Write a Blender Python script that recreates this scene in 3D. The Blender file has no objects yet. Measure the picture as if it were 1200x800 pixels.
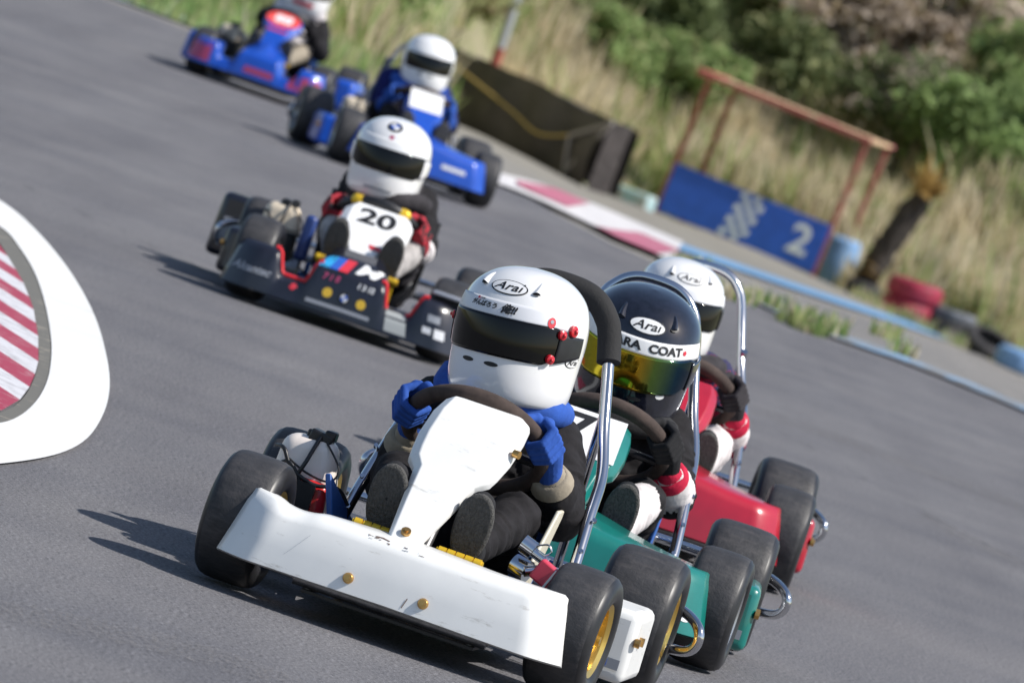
import bpy, math, random
import numpy as np
from mathutils import Vector, Matrix, noise as mnoise
R = math.radians
rnd = random.Random(7)
S = bpy.context.scene
COL = S.collection

# ------------------------------------------------------------------ camera
CAM_H, FOC, HOR, ROLL = 1.39, 10540.0, 496.0, R(18.5)
PITCH = math.atan(HOR / FOC)
FW = Vector((0, math.cos(PITCH), -math.sin(PITCH)))
UP = Vector((0, math.sin(PITCH), math.cos(PITCH)))
RT = Vector((1, 0, 0))
cr, sr = math.cos(ROLL), math.sin(ROLL)
EYE = Vector((0, 0, CAM_H))

def ray(px, py):
    dx, dy = px - 600, py - 400
    return (FW * FOC + RT * (cr * dx + sr * dy) + UP * (sr * dx - cr * dy)).normalized()

def flat(px, py, z=0.0):
    d = ray(px, py)
    t = (z - CAM_H) / d.z
    return EYE + d * t

cam_d = bpy.data.cameras.new('camera')
cam = bpy.data.objects.new('camera', cam_d)
COL.objects.link(cam)
S.camera = cam
ri = RT * cr + UP * sr
ui = -RT * sr + UP * cr
m = Matrix.Identity(4)
for k in range(3):
    m[k][0], m[k][1], m[k][2] = ri[k], ui[k], -FW[k]
    m[k][3] = EYE[k]
cam.matrix_world = m
cam_d.sensor_width = 36
cam_d.lens = 36 * FOC / 1200
cam_d.clip_start = 0.5
cam_d.clip_end = 3000
cam_d.dof.use_dof = True
cam_d.dof.focus_distance = 17.25
cam_d.dof.aperture_fstop = cam_d.lens / 1000 / 0.024

# ------------------------------------------------------------------ materials
MATS = {}

def nt(name):
    mt = bpy.data.materials.new(name)
    mt.use_nodes = True
    t = mt.node_tree
    t.nodes.clear()
    out = t.nodes.new('ShaderNodeOutputMaterial')
    b = t.nodes.new('ShaderNodeBsdfPrincipled')
    t.links.new(b.outputs[0], out.inputs[0])
    return mt, t, b

def c4(c):
    return (c[0], c[1], c[2], 1)

def tex(t, kind, scale, detail=4, rough=0.6, coord='Object', stretch=None):
    tc = t.nodes.new('ShaderNodeTexCoord')
    src = tc.outputs[coord]
    if stretch:
        mp = t.nodes.new('ShaderNodeMapping')
        mp.inputs['Scale'].default_value = stretch
        t.links.new(src, mp.inputs[0]); src = mp.outputs[0]
    n = t.nodes.new(kind)
    n.inputs['Scale'].default_value = scale
    if kind == 'ShaderNodeTexNoise':
        n.inputs['Detail'].default_value = detail
        n.inputs['Roughness'].default_value = rough
    t.links.new(src, n.inputs['Vector'])
    return n

def ramp(t, src, stops):
    r = t.nodes.new('ShaderNodeValToRGB')
    e = r.color_ramp.elements
    while len(e) < len(stops):
        e.new(0.5)
    for k, (p, c) in enumerate(stops):
        e[k].position = p
        e[k].color = c4(c) if len(c) == 3 else c
    t.links.new(src, r.inputs[0])
    return r

def mix(t, fac, a, b):
    n = t.nodes.new('ShaderNodeMix')
    n.data_type = 'RGBA'
    for sock, v in ((n.inputs[0], fac), (n.inputs[6], a), (n.inputs[7], b)):
        if isinstance(v, (int, float)):
            sock.default_value = v
        elif isinstance(v, tuple):
            sock.default_value = c4(v)
        else:
            t.links.new(v, sock)
    return n.outputs[2]

def bump(t, b, src, strength, dist=0.002):
    n = t.nodes.new('ShaderNodeBump')
    n.inputs['Strength'].default_value = strength
    n.inputs['Distance'].default_value = dist
    t.links.new(src, n.inputs['Height'])
    t.links.new(n.outputs[0], b.inputs['Normal'])

def mat(name, col, rough=0.5, metal=0.0, coat=0.0, vary=None, bmp=None, spec=None, wear=None):
    """vary=(scale, amount); bmp=(scale, strength, dist); wear=(colour, scale, lo, hi)"""
    if name in MATS:
        return MATS[name]
    mt, t, b = nt(name)
    b.inputs['Base Color'].default_value = c4(col)
    b.inputs['Roughness'].default_value = rough
    b.inputs['Metallic'].default_value = metal
    b.inputs['Coat Weight'].default_value = coat
    b.inputs['Coat Roughness'].default_value = 0.05
    if spec is not None:
        b.inputs['Specular IOR Level'].default_value = spec
    src = None
    if vary:
        n = tex(t, 'ShaderNodeTexNoise', vary[0], 5)
        a = vary[1]
        lo = tuple(max(0, x * (1 - a)) for x in col)
        hi = tuple(min(1, x * (1 + a)) for x in col)
        src = ramp(t, n.outputs[0], [(0.3, lo), (0.7, hi)]).outputs[0]
    if wear:
        n = tex(t, 'ShaderNodeTexNoise', wear[1], 8, 0.7, stretch=wear[4] if len(wear) > 4 else None)
        f = ramp(t, n.outputs[0], [(wear[2], (0, 0, 0)), (wear[3], (1, 1, 1))]).outputs[0]
        src = mix(t, f, src if src else col, wear[0])
    if src:
        t.links.new(src, b.inputs['Base Color'])
    if bmp:
        n = tex(t, 'ShaderNodeTexNoise', bmp[0], 4)
        bump(t, b, n.outputs[0], bmp[1], bmp[2])
    MATS[name] = mt
    return mt

WHITE = mat('white_fibreglass', (.80, .805, .79), .38, coat=.2, vary=(7, .05), wear=((.42, .40, .36), 22, .60, .74, (.5, 1, 2.5)))
PLAINW = mat('white_plate', (.82, .82, .82), .35, coat=.2, vary=(30, .02))
HELW = mat('white_helmet_shell', (.82, .82, .82), .16, coat=.9)
HELB = mat('black_helmet_shell', (.008, .009, .016), .10, coat=1.0, vary=(60, .5))
GREEN = mat('green_fibreglass', (.006, .17, .145), .28, coat=.6, vary=(14, .12))
REDP = mat('red_fibreglass', (.42, .010, .030), .30, coat=.6, vary=(14, .1))
BLUEP = mat('blue_fibreglass', (.010, .075, .46), .30, coat=.5, vary=(14, .1))
BLACKP = mat('black_bodywork', (.012, .013, .022), .30, coat=.5, vary=(14, .3))
PINKP = mat('pink_bodywork', (.42, .05, .14), .4, coat=.3)
REDT = mat('red_trim', (.75, .02, .03), .4)
TYRE = mat('tyre_tread', (.030, .030, .033), .60, vary=(18, .35), bmp=(60, .55, .003), wear=((.062, .057, .058), 26, .48, .72, (.6, 2.6, 2.6)))
TYRES = mat('tyre_sidewall', (.016, .016, .018), .42, vary=(25, .4))
GOLD = mat('gold_rim_metal', (.72, .50, .14), .30, metal=.85)
RIMG = mat('grey_rim_metal', (.40, .41, .43), .35, metal=.8)
CHROME = mat('chromed_tube', (.62, .63, .66), .12, metal=1.0)
STEEL = mat('dull_steel', (.30, .30, .31), .4, metal=.9, vary=(40, .3))
DARKST = mat('dark_frame_tube', (.045, .045, .052), .25, metal=.6)
BRASS = mat('brass_bolt', (.62, .36, .12), .3, metal=.9)
FOAM = mat('black_foam', (.014, .014, .015), .85, bmp=(160, .6, .002))
SUEDE = mat('brown_suede', (.055, .038, .032), .9, bmp=(200, .5, .001), vary=(50, .3))
BLKPL = mat('black_plastic', (.014, .014, .016), .4, vary=(40, .3))
YELL = mat('yellow_pedal', (.78, .50, .03), .35, metal=.3)
BLUPED = mat('blue_pedal', (.04, .10, .42), .35, metal=.3)
VISD = mat('dark_visor', (.004, .004, .004), .07, spec=.35)
VISO = mat('gold_mirror_visor', (.85, .52, .06), .09, metal=1.0)
def mirror_visor():
    mt, t, b = nt('iridium_visor')
    tc = t.nodes.new('ShaderNodeTexCoord')
    sx = t.nodes.new('ShaderNodeSeparateXYZ'); t.links.new(tc.outputs['Object'], sx.inputs[0])
    mr = t.nodes.new('ShaderNodeMapRange'); t.links.new(sx.outputs[0], mr.inputs[0])
    mr.inputs[1].default_value = -.13; mr.inputs[2].default_value = .13
    r = ramp(t, mr.outputs[0], [(0, (.30, .33, .03)), (.30, (.55, .42, .03)), (.52, (.62, .34, .02)), (.66, (.16, .26, .06)), (.85, (.02, .06, .10)), (1, (.02, .03, .06))])
    t.links.new(r.outputs[0], b.inputs['Base Color'])
    b.inputs['Metallic'].default_value = .95; b.inputs['Roughness'].default_value = .08
    return mt
VISI = mirror_visor()
KNOB = mat('red_knob', (.55, .01, .02), .25, coat=.6)
INK = mat('black_ink', (.012, .012, .014), .5)
STRIPG = mat('pale_grey_strip', (.70, .71, .74), .35)
REDINK = mat('red_ink', (.6, .03, .05), .5)
BLUEINK = mat('blue_ink', (.02, .10, .45), .5)
CYANINK = mat('light_blue_ink', (.03, .35, .68), .5)
YELINK = mat('yellow_ink', (.70, .45, .04), .5)
GREYINK = mat('grey_ink', (.32, .34, .38), .5)
CREAM = mat('cream_fibreglass', (.62, .58, .47), .45, vary=(20, .1))
BEIGE = mat('beige_plastic', (.70, .60, .46), .4, vary=(25, .12))
PINKW = mat('warm_white_plastic', (.80, .72, .66), .35, vary=(12, .1))
REDENG = mat('red_engine_shroud', (.60, .02, .02), .32, coat=.3)
SEATB = mat('blue_seat_shell', (.03, .11, .38), .4)
def cloth(name, col, amt=.25):
    return mat(name, col, .85, vary=(30, amt), bmp=(90, .5, .003), spec=.25)
CB = cloth('black_cloth', (.013, .012, .014), .4)
CBG = cloth('charcoal_cloth', (.035, .032, .036), .4)
CW = cloth('white_cloth', (.66, .62, .62), .08)
CR = cloth('red_cloth', (.48, .015, .05), .2)
CBL = cloth('blue_cloth', (.026, .085, .36), .2)
CBD = cloth('deep_blue_cloth', (.010, .014, .10), .3)
CT = cloth('tan_cloth', (.30, .26, .20), .2)
CPAT = mat('red_and_navy_cloth', (.50, .015, .06), .85, wear=((.02, .02, .07), 16, .50, .54), bmp=(90, .5, .003))
SOLE = mat('grey_shoe_sole', (.115, .112, .106), .9, bmp=(210, 1.0, .010), wear=((.058, .057, .054), 260, .40, .62, (1, 1, .5)))
SHOE = cloth('black_shoe', (.02, .02, .022))
POSTR = mat('weathered_red_paint', (.34, .075, .07), .6, wear=((.30, .17, .12), 9, .52, .62))
ROOFY = mat('weathered_yellow_board', (.74, .58, .34), .6, wear=((.48, .17, .16), 1.6, .47, .56))
SIGNB = mat('blue_sign_paint', (.022, .10, .52), .5, vary=(6, .15))
SIGNW = mat('faded_white_paint', (.78, .82, .88), .6, wear=((.25, .33, .55), 14, .64, .80))
TARP = mat('black_tarpaulin', (.066, .056, .055), .75, vary=(2.5, .4), bmp=(9, .6, .03))
ROPEY = mat('yellow_rope', (.42, .30, .10), .8)
ROPEG = mat('grey_rope', (.30, .27, .26), .8)
PALEBLUE = mat('pale_blue_paint', (.20, .36, .62), .55, vary=(6, .2))
PALECYAN = mat('pale_cyan_paint', (.36, .58, .62), .6, wear=((.5, .5, .46), 5, .5, .65))
TYRED = mat('red_painted_tyre', (.30, .02, .05), .55, vary=(12, .3))
TYREK = mat('old_black_tyre', (.03, .028, .03), .75, vary=(12, .4))
GALV = mat('galvanised_pole', (.42, .44, .46), .5, metal=.4)
POLER = mat('rusty_pole_paint', (.30, .07, .05), .7, vary=(10, .4))
BARK = mat('dark_trunk_fibre', (.05, .04, .034), .9, bmp=(14, 1, .05), vary=(9, .4))
TWIG = mat('grey_brown_twig', (.10, .075, .055), .9)

# ------------------------------------------------------------------ mesh helpers
def V(*a):
    return Vector(a)

class MB:
    def __init__(s):
        s.v, s.f, s.mi = [], [], []
    def add(s, verts, faces, mi=0):
        o = len(s.v)
        s.v += [tuple(p) for p in verts]
        s.f += [tuple(i + o for i in f) for f in faces]
        s.mi += [mi] * len(faces)
    def box(s, c, size, rot=None, mi=0, taper=1.0):
        x, y, z = size[0] / 2, size[1] / 2, size[2] / 2
        p = [V(-x, -y, -z), V(x, -y, -z), V(x, y, -z), V(-x, y, -z), V(-x * taper, -y * taper, z), V(x * taper, -y * taper, z), V(x * taper, y * taper, z), V(-x * taper, y * taper, z)]
        if rot is not None:
            p = [rot @ q for q in p]
        s.add([q + Vector(c) for q in p], [(3, 2, 1, 0), (4, 5, 6, 7), (0, 1, 5, 4), (1, 2, 6, 5), (2, 3, 7, 6), (3, 0, 4, 7)], mi)
    def tube(s, pts, r, n=12, mi=0, closed=False, cap=True):
        pts = [Vector(p) for p in pts]
        N = len(pts)
        rr = r if isinstance(r, (list, tuple)) else [r] * N
        T = []
        for i in range(N):
            a = pts[(i - 1) % N] if (closed or i > 0) else pts[i]
            b = pts[(i + 1) % N] if (closed or i < N - 1) else pts[i]
            T.append((b - a).normalized())
        u = T[0].orthogonal().normalized()
        vs = []
        for i in range(N):
            u = (u - T[i] * u.dot(T[i]))
            u = u.normalized() if u.length > 1e-6 else T[i].orthogonal().normalized()
            w = T[i].cross(u)
            for k in range(n):
                a = 2 * math.pi * k / n
                vs.append(pts[i] + (u * math.cos(a) + w * math.sin(a)) * rr[i])
        fs = []
        for i in range(N if closed else N - 1):
            j = (i + 1) % N
            for k in range(n):
                fs.append((i * n + k, i * n + (k + 1) % n, j * n + (k + 1) % n, j * n + k))
        if cap and not closed:
            fs.append(tuple(range(n - 1, -1, -1)))
            fs.append(tuple((N - 1) * n + k for k in range(n)))
        s.add(vs, fs, mi)
    def lathe(s, prof, c, axis='X', n=40, mi=0, flip=1):
        """prof: (a, r) along the axis"""
        vs, fs = [], []
        for a, r in prof:
            for k in range(n):
                t = 2 * math.pi * k / n
                p, q = r * math.cos(t), r * math.sin(t)
                d = {'X': V(a, p, q), 'Y': V(q, a, p), 'Z': V(p, q, a)}[axis]
                vs.append(d + Vector(c))
        for i in range(len(prof) - 1):
            for k in range(n):
                fs.append((i * n + k, (i + 1) * n + k, (i + 1) * n + (k + 1) % n, i * n + (k + 1) % n))
        s.add(vs, fs, mi)
    def ball(s, c, rad, rot=None, nu=18, nv=10, mi=0):
        rad = rad if isinstance(rad, (tuple, list)) else (rad,) * 3
        vs, fs = [], []
        for i in range(nv + 1):
            e = -math.pi / 2 + math.pi * i / nv
            for k in range(nu):
                a = 2 * math.pi * k / nu
                p = V(rad[0] * math.cos(e) * math.cos(a), rad[1] * math.cos(e) * math.sin(a), rad[2] * math.sin(e))
                if rot is not None:
                    p = rot @ p
                vs.append(p + Vector(c))
        for i in range(nv):
            for k in range(nu):
                fs.append((i * nu + k, i * nu + (k + 1) % nu, (i + 1) * nu + (k + 1) % nu, (i + 1) * nu + k))
        s.add(vs, fs, mi)
    def capsule(s, a, b, ra, rb, n=16, mi=0):
        a, b = Vector(a), Vector(b)
        d = (b - a)
        L = d.length
        d = d / L if L > 1e-6 else V(0, 0, 1)
        pts, rr = [], []
        for k in range(5):
            t = math.pi / 2 * k / 4.6
            pts.append(a - d * ra * math.cos(t)); rr.append(max(.0005, ra * math.sin(t)))
        for k in range(5):
            t = math.pi / 2 * (4 - k) / 4.6
            pts.append(b + d * rb * math.cos(t)); rr.append(max(.0005, rb * math.sin(t)))
        s.tube(pts, rr, n, mi)
    def grid(s, fn, nu, nv, mi=0, wrap=False):
        vs = [fn(i / nu, j / nv) for j in range(nv + 1) for i in range(nu + (0 if wrap else 1))]
        w = nu if wrap else nu + 1
        fs = []
        for j in range(nv):
            for i in range(nu):
                i2 = (i + 1) % w if wrap else i + 1
                fs.append((j * w + i, j * w + i2, (j + 1) * w + i2, (j + 1) * w + i))
        s.add(vs, fs, mi)
    def prism(s, outline, o, ux, uy, th, mi=0):
        """2D outline (list of (x,y)) on the plane o+x*ux+y*uy, thickness th along the normal"""
        ux, uy = Vector(ux), Vector(uy)
        nn = ux.cross(uy).normalized()
        n = len(outline)
        vs = [Vector(o) + ux * x + uy * y for x, y in outline]
        vs += [p - nn * th for p in vs]
        fs = [tuple(range(n)), tuple(range(2 * n - 1, n - 1, -1))]
        for k in range(n):
            fs.append((k, k + n, (k + 1) % n + n, (k + 1) % n))
        s.add(vs, fs, mi)
    def build(s, name, mats, parent=None, smooth=40, bevel=0, seg=2, solid=0, sub=0, recalc=True):
        me = bpy.data.meshes.new(name)
        me.from_pydata(s.v, [], s.f)
        mats = mats if isinstance(mats, (list, tuple)) else [mats]
        for x in mats:
            me.materials.append(x)
        me.polygons.foreach_set('material_index', s.mi)
        if recalc:
            import bmesh
            bm = bmesh.new(); bm.from_mesh(me)
            bmesh.ops.recalc_face_normals(bm, faces=bm.faces)
            bm.to_mesh(me); bm.free()
        me.update()
        if smooth:
            me.shade_smooth()
            me.set_sharp_from_angle(angle=R(smooth))
        o = bpy.data.objects.new(name, me)
        COL.objects.link(o)
        if parent is not None:
            o.parent = parent
        if bevel:
            b = o.modifiers.new('bevel', 'BEVEL'); b.width = bevel; b.segments = seg; b.limit_method = 'ANGLE'; b.angle_limit = R(35)
            b.harden_normals = False
        if solid:
            b = o.modifiers.new('solid', 'SOLIDIFY'); b.thickness = solid; b.offset = -1
        if sub:
            b = o.modifiers.new('sub', 'SUBSURF'); b.levels = sub; b.render_levels = sub
        return o

def catmull(pts, per=6, closed=False):
    pts = [Vector(p) for p in pts]
    n = len(pts)
    out = []
    for i in range(n if closed else n - 1):
        g = (lambda k: pts[k % n]) if closed else (lambda k: pts[min(max(k, 0), n - 1)])
        a, b, c, d = g(i - 1), g(i), g(i + 1), g(i + 2)
        for k in range(per):
            t = k / per
            out.append(.5 * ((2 * b) + (c - a) * t + (2 * a - 5 * b + 4 * c - d) * t * t + (3 * b - a - 3 * c + d) * t ** 3))
    if not closed:
        out.append(pts[-1])
    return out

def tag(o, label=None, cat=None, group=None, kind=None):
    if label: o['label'] = label
    if cat: o['category'] = cat
    if group: o['group'] = group
    if kind: o['kind'] = kind
    return o

def empty(name, loc, rz=0.0):
    o = bpy.data.objects.new(name, None)
    COL.objects.link(o)
    o.location = loc
    o.rotation_euler = (0, 0, rz)
    o.empty_display_size = .1
    return o

# 2D shapes for decals: (verts, faces)
def rect2(x0, y0, x1, y1, nx=6, ny=3, skew=0.0):
    vs = [(x0 + (x1 - x0) * i / nx + skew * (j / ny), y0 + (y1 - y0) * j / ny) for j in range(ny + 1) for i in range(nx + 1)]
    fs = [(j * (nx + 1) + i, j * (nx + 1) + i + 1, (j + 1) * (nx + 1) + i + 1, (j + 1) * (nx + 1) + i) for j in range(ny) for i in range(nx)]
    return vs, fs

def ring2(cx, cy, r0x, r0y, r1x, r1y, n=36, rings=3, a0=0, a1=2 * math.pi):
    full = abs(a1 - a0 - 2 * math.pi) < 1e-6
    m_ = n if full else n + 1
    vs, fs = [], []
    for j in range(rings + 1):
        t = j / rings
        rx, ry = r0x + (r1x - r0x) * t, r0y + (r1y - r0y) * t
        for k in range(m_):
            a = a0 + (a1 - a0) * k / n
            vs.append((cx + rx * math.cos(a), cy + ry * math.sin(a)))
    for j in range(rings):
        for k in range(n):
            k2 = (k + 1) % m_
            fs.append((j * m_ + k, j * m_ + k2, (j + 1) * m_ + k2, (j + 1) * m_ + k))
    return vs, fs

def text2(st, size, cx=0, cy=0, shear=0.0, bold=0.0, sx=1.0, space=1.0):
    cu = bpy.data.curves.new('text', 'FONT')
    cu.body = st
    cu.size = size
    cu.shear = shear
    cu.offset = bold
    cu.space_character = space
    cu.align_x = 'CENTER'
    cu.align_y = 'CENTER'
    cu.resolution_u = 4
    o = bpy.data.objects.new('text', cu)
    COL.objects.link(o)
    bpy.context.view_layer.update()
    dg = bpy.context.evaluated_depsgraph_get()
    me = bpy.data.meshes.new_from_object(o.evaluated_get(dg))
    vs = [(v.co.x * sx + cx, v.co.y + cy) for v in me.vertices]
    fs = [tuple(p.vertices) for p in me.polygons]
    bpy.data.objects.remove(o)
    bpy.data.meshes.remove(me)
    return vs, fs

def decal(name, layers, fn, parent, off=.0008):
    """layers: list of (shape, material); each next one lies a little higher"""
    mb = MB(); ms = []
    for k, (shp, mt) in enumerate(layers):
        if mt not in ms: ms.append(mt)
        mb.add([fn(u, v, off + .0006 * k) for u, v in shp[0]], shp[1], ms.index(mt))
    return mb.build(name, ms, parent, smooth=60, recalc=False)

# ------------------------------------------------------------------ helmet
HT = [(-.132, .099, .116, .098), (-.125, .111, .135, .110), (-.105, .1185, .144, .119), (-.075, .1215, .148, .126), (-.040, .1235, .147, .133),
      (0, .127, .1445, .139), (.040, .1255, .137, .138), (.075, .1165, .121, .128), (.100, .099, .101, .109), (.120, .072, .073, .080), (.131, .040, .039, .045), (.1355, .001, .001, .001)]

def hrow(t):
    n = len(HT) - 1
    t = min(max(t, 0), 1) * n
    i = min(int(t), n - 1)
    f = t - i
    g = lambda k: HT[min(max(k, 0), n)]
    a, b, c, d = g(i - 1), g(i), g(i + 1), g(i + 2)
    return [.5 * (2 * b[q] + (c[q] - a[q]) * f + (2 * a[q] - 5 * b[q] + 4 * c[q] - d[q]) * f * f + (3 * b[q] - a[q] - 3 * c[q] + d[q]) * f ** 3) for q in range(4)]

def hpt(az, t):
    z, w, f, b = hrow(t)
    s, c = math.sin(az), math.cos(az)
    p = 2 / 2.12
    x = w * math.copysign(abs(s) ** p, s)
    y = -f * abs(c) ** p if c > 0 else b * abs(c) ** p
    return V(x, y, z)

_arc = [0.0]
for k in range(1, 401):
    a_, b_ = hrow((k - 1) / 400), hrow(k / 400)
    _arc.append(_arc[-1] + math.hypot(b_[0] - a_[0], b_[2] - a_[2]))
def z2t(z):
    lo, hi = 0.0, 1.0
    for _ in range(40):
        mid = (lo + hi) / 2
        if hrow(mid)[0] < z: lo = mid
        else: hi = mid
    return lo
def arc2t(s):
    s = min(max(s, 0), _arc[-1])
    lo, hi = 0, 400
    while hi - lo > 1:
        mid = (lo + hi) // 2
        if _arc[mid] <= s: lo = mid
        else: hi = mid
    return (lo + (s - _arc[lo]) / max(1e-9, _arc[hi] - _arc[lo])) / 400
def t2arc(t):
    x = t * 400
    i = min(int(x), 399)
    return _arc[i] + (x - i) * (_arc[i + 1] - _arc[i])

def hsurf(az, t, off):
    e = .004
    p = hpt(az, t)
    du = hpt(az + e, t) - hpt(az - e, t)
    dv = hpt(az, min(1, t + e)) - hpt(az, max(0, t - e))
    n = du.cross(dv)
    n = n.normalized() if n.length > 1e-12 else V(0, 0, 1)
    if n.dot(p - V(0, 0, -.01)) < 0: n = -n
    return p + n * off

def hmap(az0, z0):
    s0 = t2arc(z2t(z0))
    z, w, f, b = hrow(z2t(z0))
    rad = (w + f) / 2
    return lambda u, v, off: hsurf(az0 + u / rad, arc2t(s0 + v), off)

def make_helmet(cfg, parent, loc, rot, scale=1.0):
    shell = HELB if cfg.get('black') else HELW
    mb = MB()
    nu, nv = 72, 56
    mb.grid(lambda a, t: hpt(a * 2 * math.pi, t), nu, nv, wrap=True)
    # rolled edge of the neck opening
    mb.grid(lambda a, t: hpt(a * 2 * math.pi, 0) * (1 - .18 * t) + V(0, 0, -.132 * .18 * t + .03 * t), nu, 3, mi=1, wrap=True)
    h = mb.build('helmet', [shell, FOAM], parent, smooth=70)
    h.location = loc
    h.rotation_euler = rot
    h.scale = scale if isinstance(scale, tuple) else (scale * .955, scale * .97, scale * .96)
    # visor
    A = R(cfg.get('visor_az', 82))
    zl, zh = -.041, .036
    def vis(a, b):
        az = (a * 2 - 1) * A
        k = abs(a * 2 - 1)
        lo = zl + .030 * max(0, k - .62) / .38
        hi = zh - .022 * max(0, k - .72) / .28
        return hsurf(az, z2t(lo + (hi - lo) * b), .0032)
    mb = MB(); mb.grid(vis, 60, 14)
    vz = mb.build('visor', cfg.get('visor', VISD), h, smooth=60, solid=.003)
    # frame plate at each side of the visor
    for sgn in (-1, 1):
        mb = MB()
        def side(a, b):
            az = sgn * (R(63) + R(30) * a)
            hw = .030 * (1 - .35 * a)
            zc = -.004 + .006 * a
            return hsurf(az, z2t(zc - hw + 2 * hw * b), .0055)
        mb.grid(side, 12, 8)
        if cfg.get('pivots', True):
            mb.build('visor_plate', BLKPL if not cfg.get('plain_pivot') else shell, h, smooth=60, solid=.003)
    if cfg.get('knobs'):
        for az, z, r in ((76, .034, .0120), (64, .024, .0100), (58, -.026, .0100), (-70, .012, .0095)):
            mb = MB()
            p = hsurf(R(az), z2t(z), .004); q = hsurf(R(az), z2t(z), .012)
            mb.tube([p, p.lerp(q, .7), q], [r, r * .95, r * .55], 14)
            mb.ball(q, (r * .45, r * .45, r * .45), nu=8, nv=6)
            mb.build('visor_knob', KNOB, h, smooth=50)
    # strip over the visor
    st = cfg.get('strip', STRIPG)
    if st:
        mb = MB()
        sz0, sz1 = (.034, .066)
        mb.grid(lambda a, b: hsurf((a * 2 - 1) * R(76), z2t(sz0 + (sz1 - sz0) * b - .012 * max(0, abs(a * 2 - 1) - .7)), .0026), 50, 6)
        mb.build('visor_strip', st, h, smooth=60, solid=.0008)
    for layers, az, z, nm in cfg.get('decals', []):
        decal(nm, layers, hmap(R(az), z), h, off=.0036 if .03 < z < .07 else .0010)
    # brow vents and chin slots
    if cfg.get('vents', True):
        for az, z, tw in ((-33, .104, -.35), (36, .104, .35)):
            mb = MB()
            def duct(a, b):
                u = (b - .5) * .036
                w_ = .009 * (1 - b * .55) * (a * 2 - 1)
                hgt = .009 * (1 - (a * 2 - 1) ** 2) * (1 - b) ** .6
                return hmap(R(az), z)(w_ + u * tw, u, hgt - .001)
            mb.grid(duct, 10, 10)
            mb.build('top_vent', shell, h, smooth=60)
            decal('vent_opening', [(ring2(0, -.013, .0, .0, .007, .0035, 16, 2), INK)], lambda u, v, o: hmap(R(az), z)(u + (-.018 * tw), v - .006, o + .0025), h)
    if cfg.get('chin', True):
        for az in (-15, 8):
            decal('chin_slot', [(ring2(0, 0, 0, 0, .0155, .0045, 20, 2), INK)], hmap(R(az), -.058), h)
    return h

def arai(white_ring=True, s=1.0):
    word = text2('Ara\u0131', .0265 * s, -.001 * s, .0, .30, .0005 * s, 1.10, 1.05)
    mx = max(p[0] for p in word[0])
    dot = ring2(mx + .0012 * s, .0112 * s, 0, 0, .0021 * s, .0018 * s, 10, 1)
    return [(ring2(0, 0, 0, 0, .038 * s, .0185 * s, 40, 4), INK), (ring2(0, 0, 0, 0, .0350 * s, .0162 * s, 40, 4), PLAINW), (word, INK), (dot, INK)]

# ------------------------------------------------------------------ people
def capset(mb, caps):
    for c in caps:
        mb.capsule(c[0], c[1], c[2], c[3])

def remeshed(name, caps, mats, parent, voxel=.007, smooth_it=6, wr=.004, flatx=None):
    """one continuous skin over tapered limbs, cloth folds pressed into it"""
    mb = MB()
    capset(mb, caps)
    o = mb.build(name, mats[0], None, smooth=0)
    r = o.modifiers.new('r', 'REMESH'); r.mode = 'VOXEL'; r.voxel_size = voxel
    sm = o.modifiers.new('s', 'SMOOTH'); sm.factor = .5; sm.iterations = smooth_it
    bpy.context.view_layer.update()
    dg = bpy.context.evaluated_depsgraph_get()
    me = bpy.data.meshes.new_from_object(o.evaluated_get(dg))
    old = o.data
    o.modifiers.clear()
    o.data = me
    bpy.data.meshes.remove(old)
    me.name = name
    me.materials.clear()
    for x in mats: me.materials.append(x)
    A = [Vector(c[0]) for c in caps]; B = [Vector(c[1]) for c in caps]
    def nearest_all(P):
        best = np.full(len(P), 9.0); bi = np.zeros(len(P), int)
        for k, c in enumerate(caps):
            a0 = np.array(A[k]); d = np.array(B[k]) - a0
            tt = np.clip(((P - a0) @ d) / max(1e-9, float(d @ d)), 0, 1)
            dd = np.linalg.norm(P - a0 - tt[:, None] * d, axis=1) - (c[2] + (c[3] - c[2]) * tt)
            q = dd < best
            best[q] = dd[q]; bi[q] = k
        return bi
    VP = np.empty(len(me.vertices) * 3); me.vertices.foreach_get('co', VP)
    vi = nearest_all(VP.reshape(-1, 3))
    if wr:
        ns = [v.normal.copy() for v in me.vertices]
        for v, n, k in zip(me.vertices, ns, vi):
            d = (B[k] - A[k]).normalized()
            along = (v.co - A[k]).dot(d)
            q = v.co * 14 + d * along * 26
            f = mnoise.noise(q)
            g = mnoise.noise(v.co * 45)
            v.co += n * (wr * (1 - 2.2 * abs(f)) + wr * .3 * g)
    if len(mats) > 1:
        FP = np.array([p.center for p in me.polygons])
        me.polygons.foreach_set('material_index', np.array([c_[4] for c_ in caps])[nearest_all(FP)].astype(np.int32))
    me.shade_smooth()
    o.parent = parent
    return o

SWC, SWR = V(0, .32, .385), .135        # steering wheel centre and radius
SWU = V(0, -.777, .63); SWN = V(0, .63, .777)
def set_sw(c):
    global SWC
    SWC = V(0, .32, c.get('swz', .385))

def rim(phi):
    return SWC + V(1, 0, 0) * SWR * math.cos(phi) + SWU * SWR * math.sin(phi)

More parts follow.
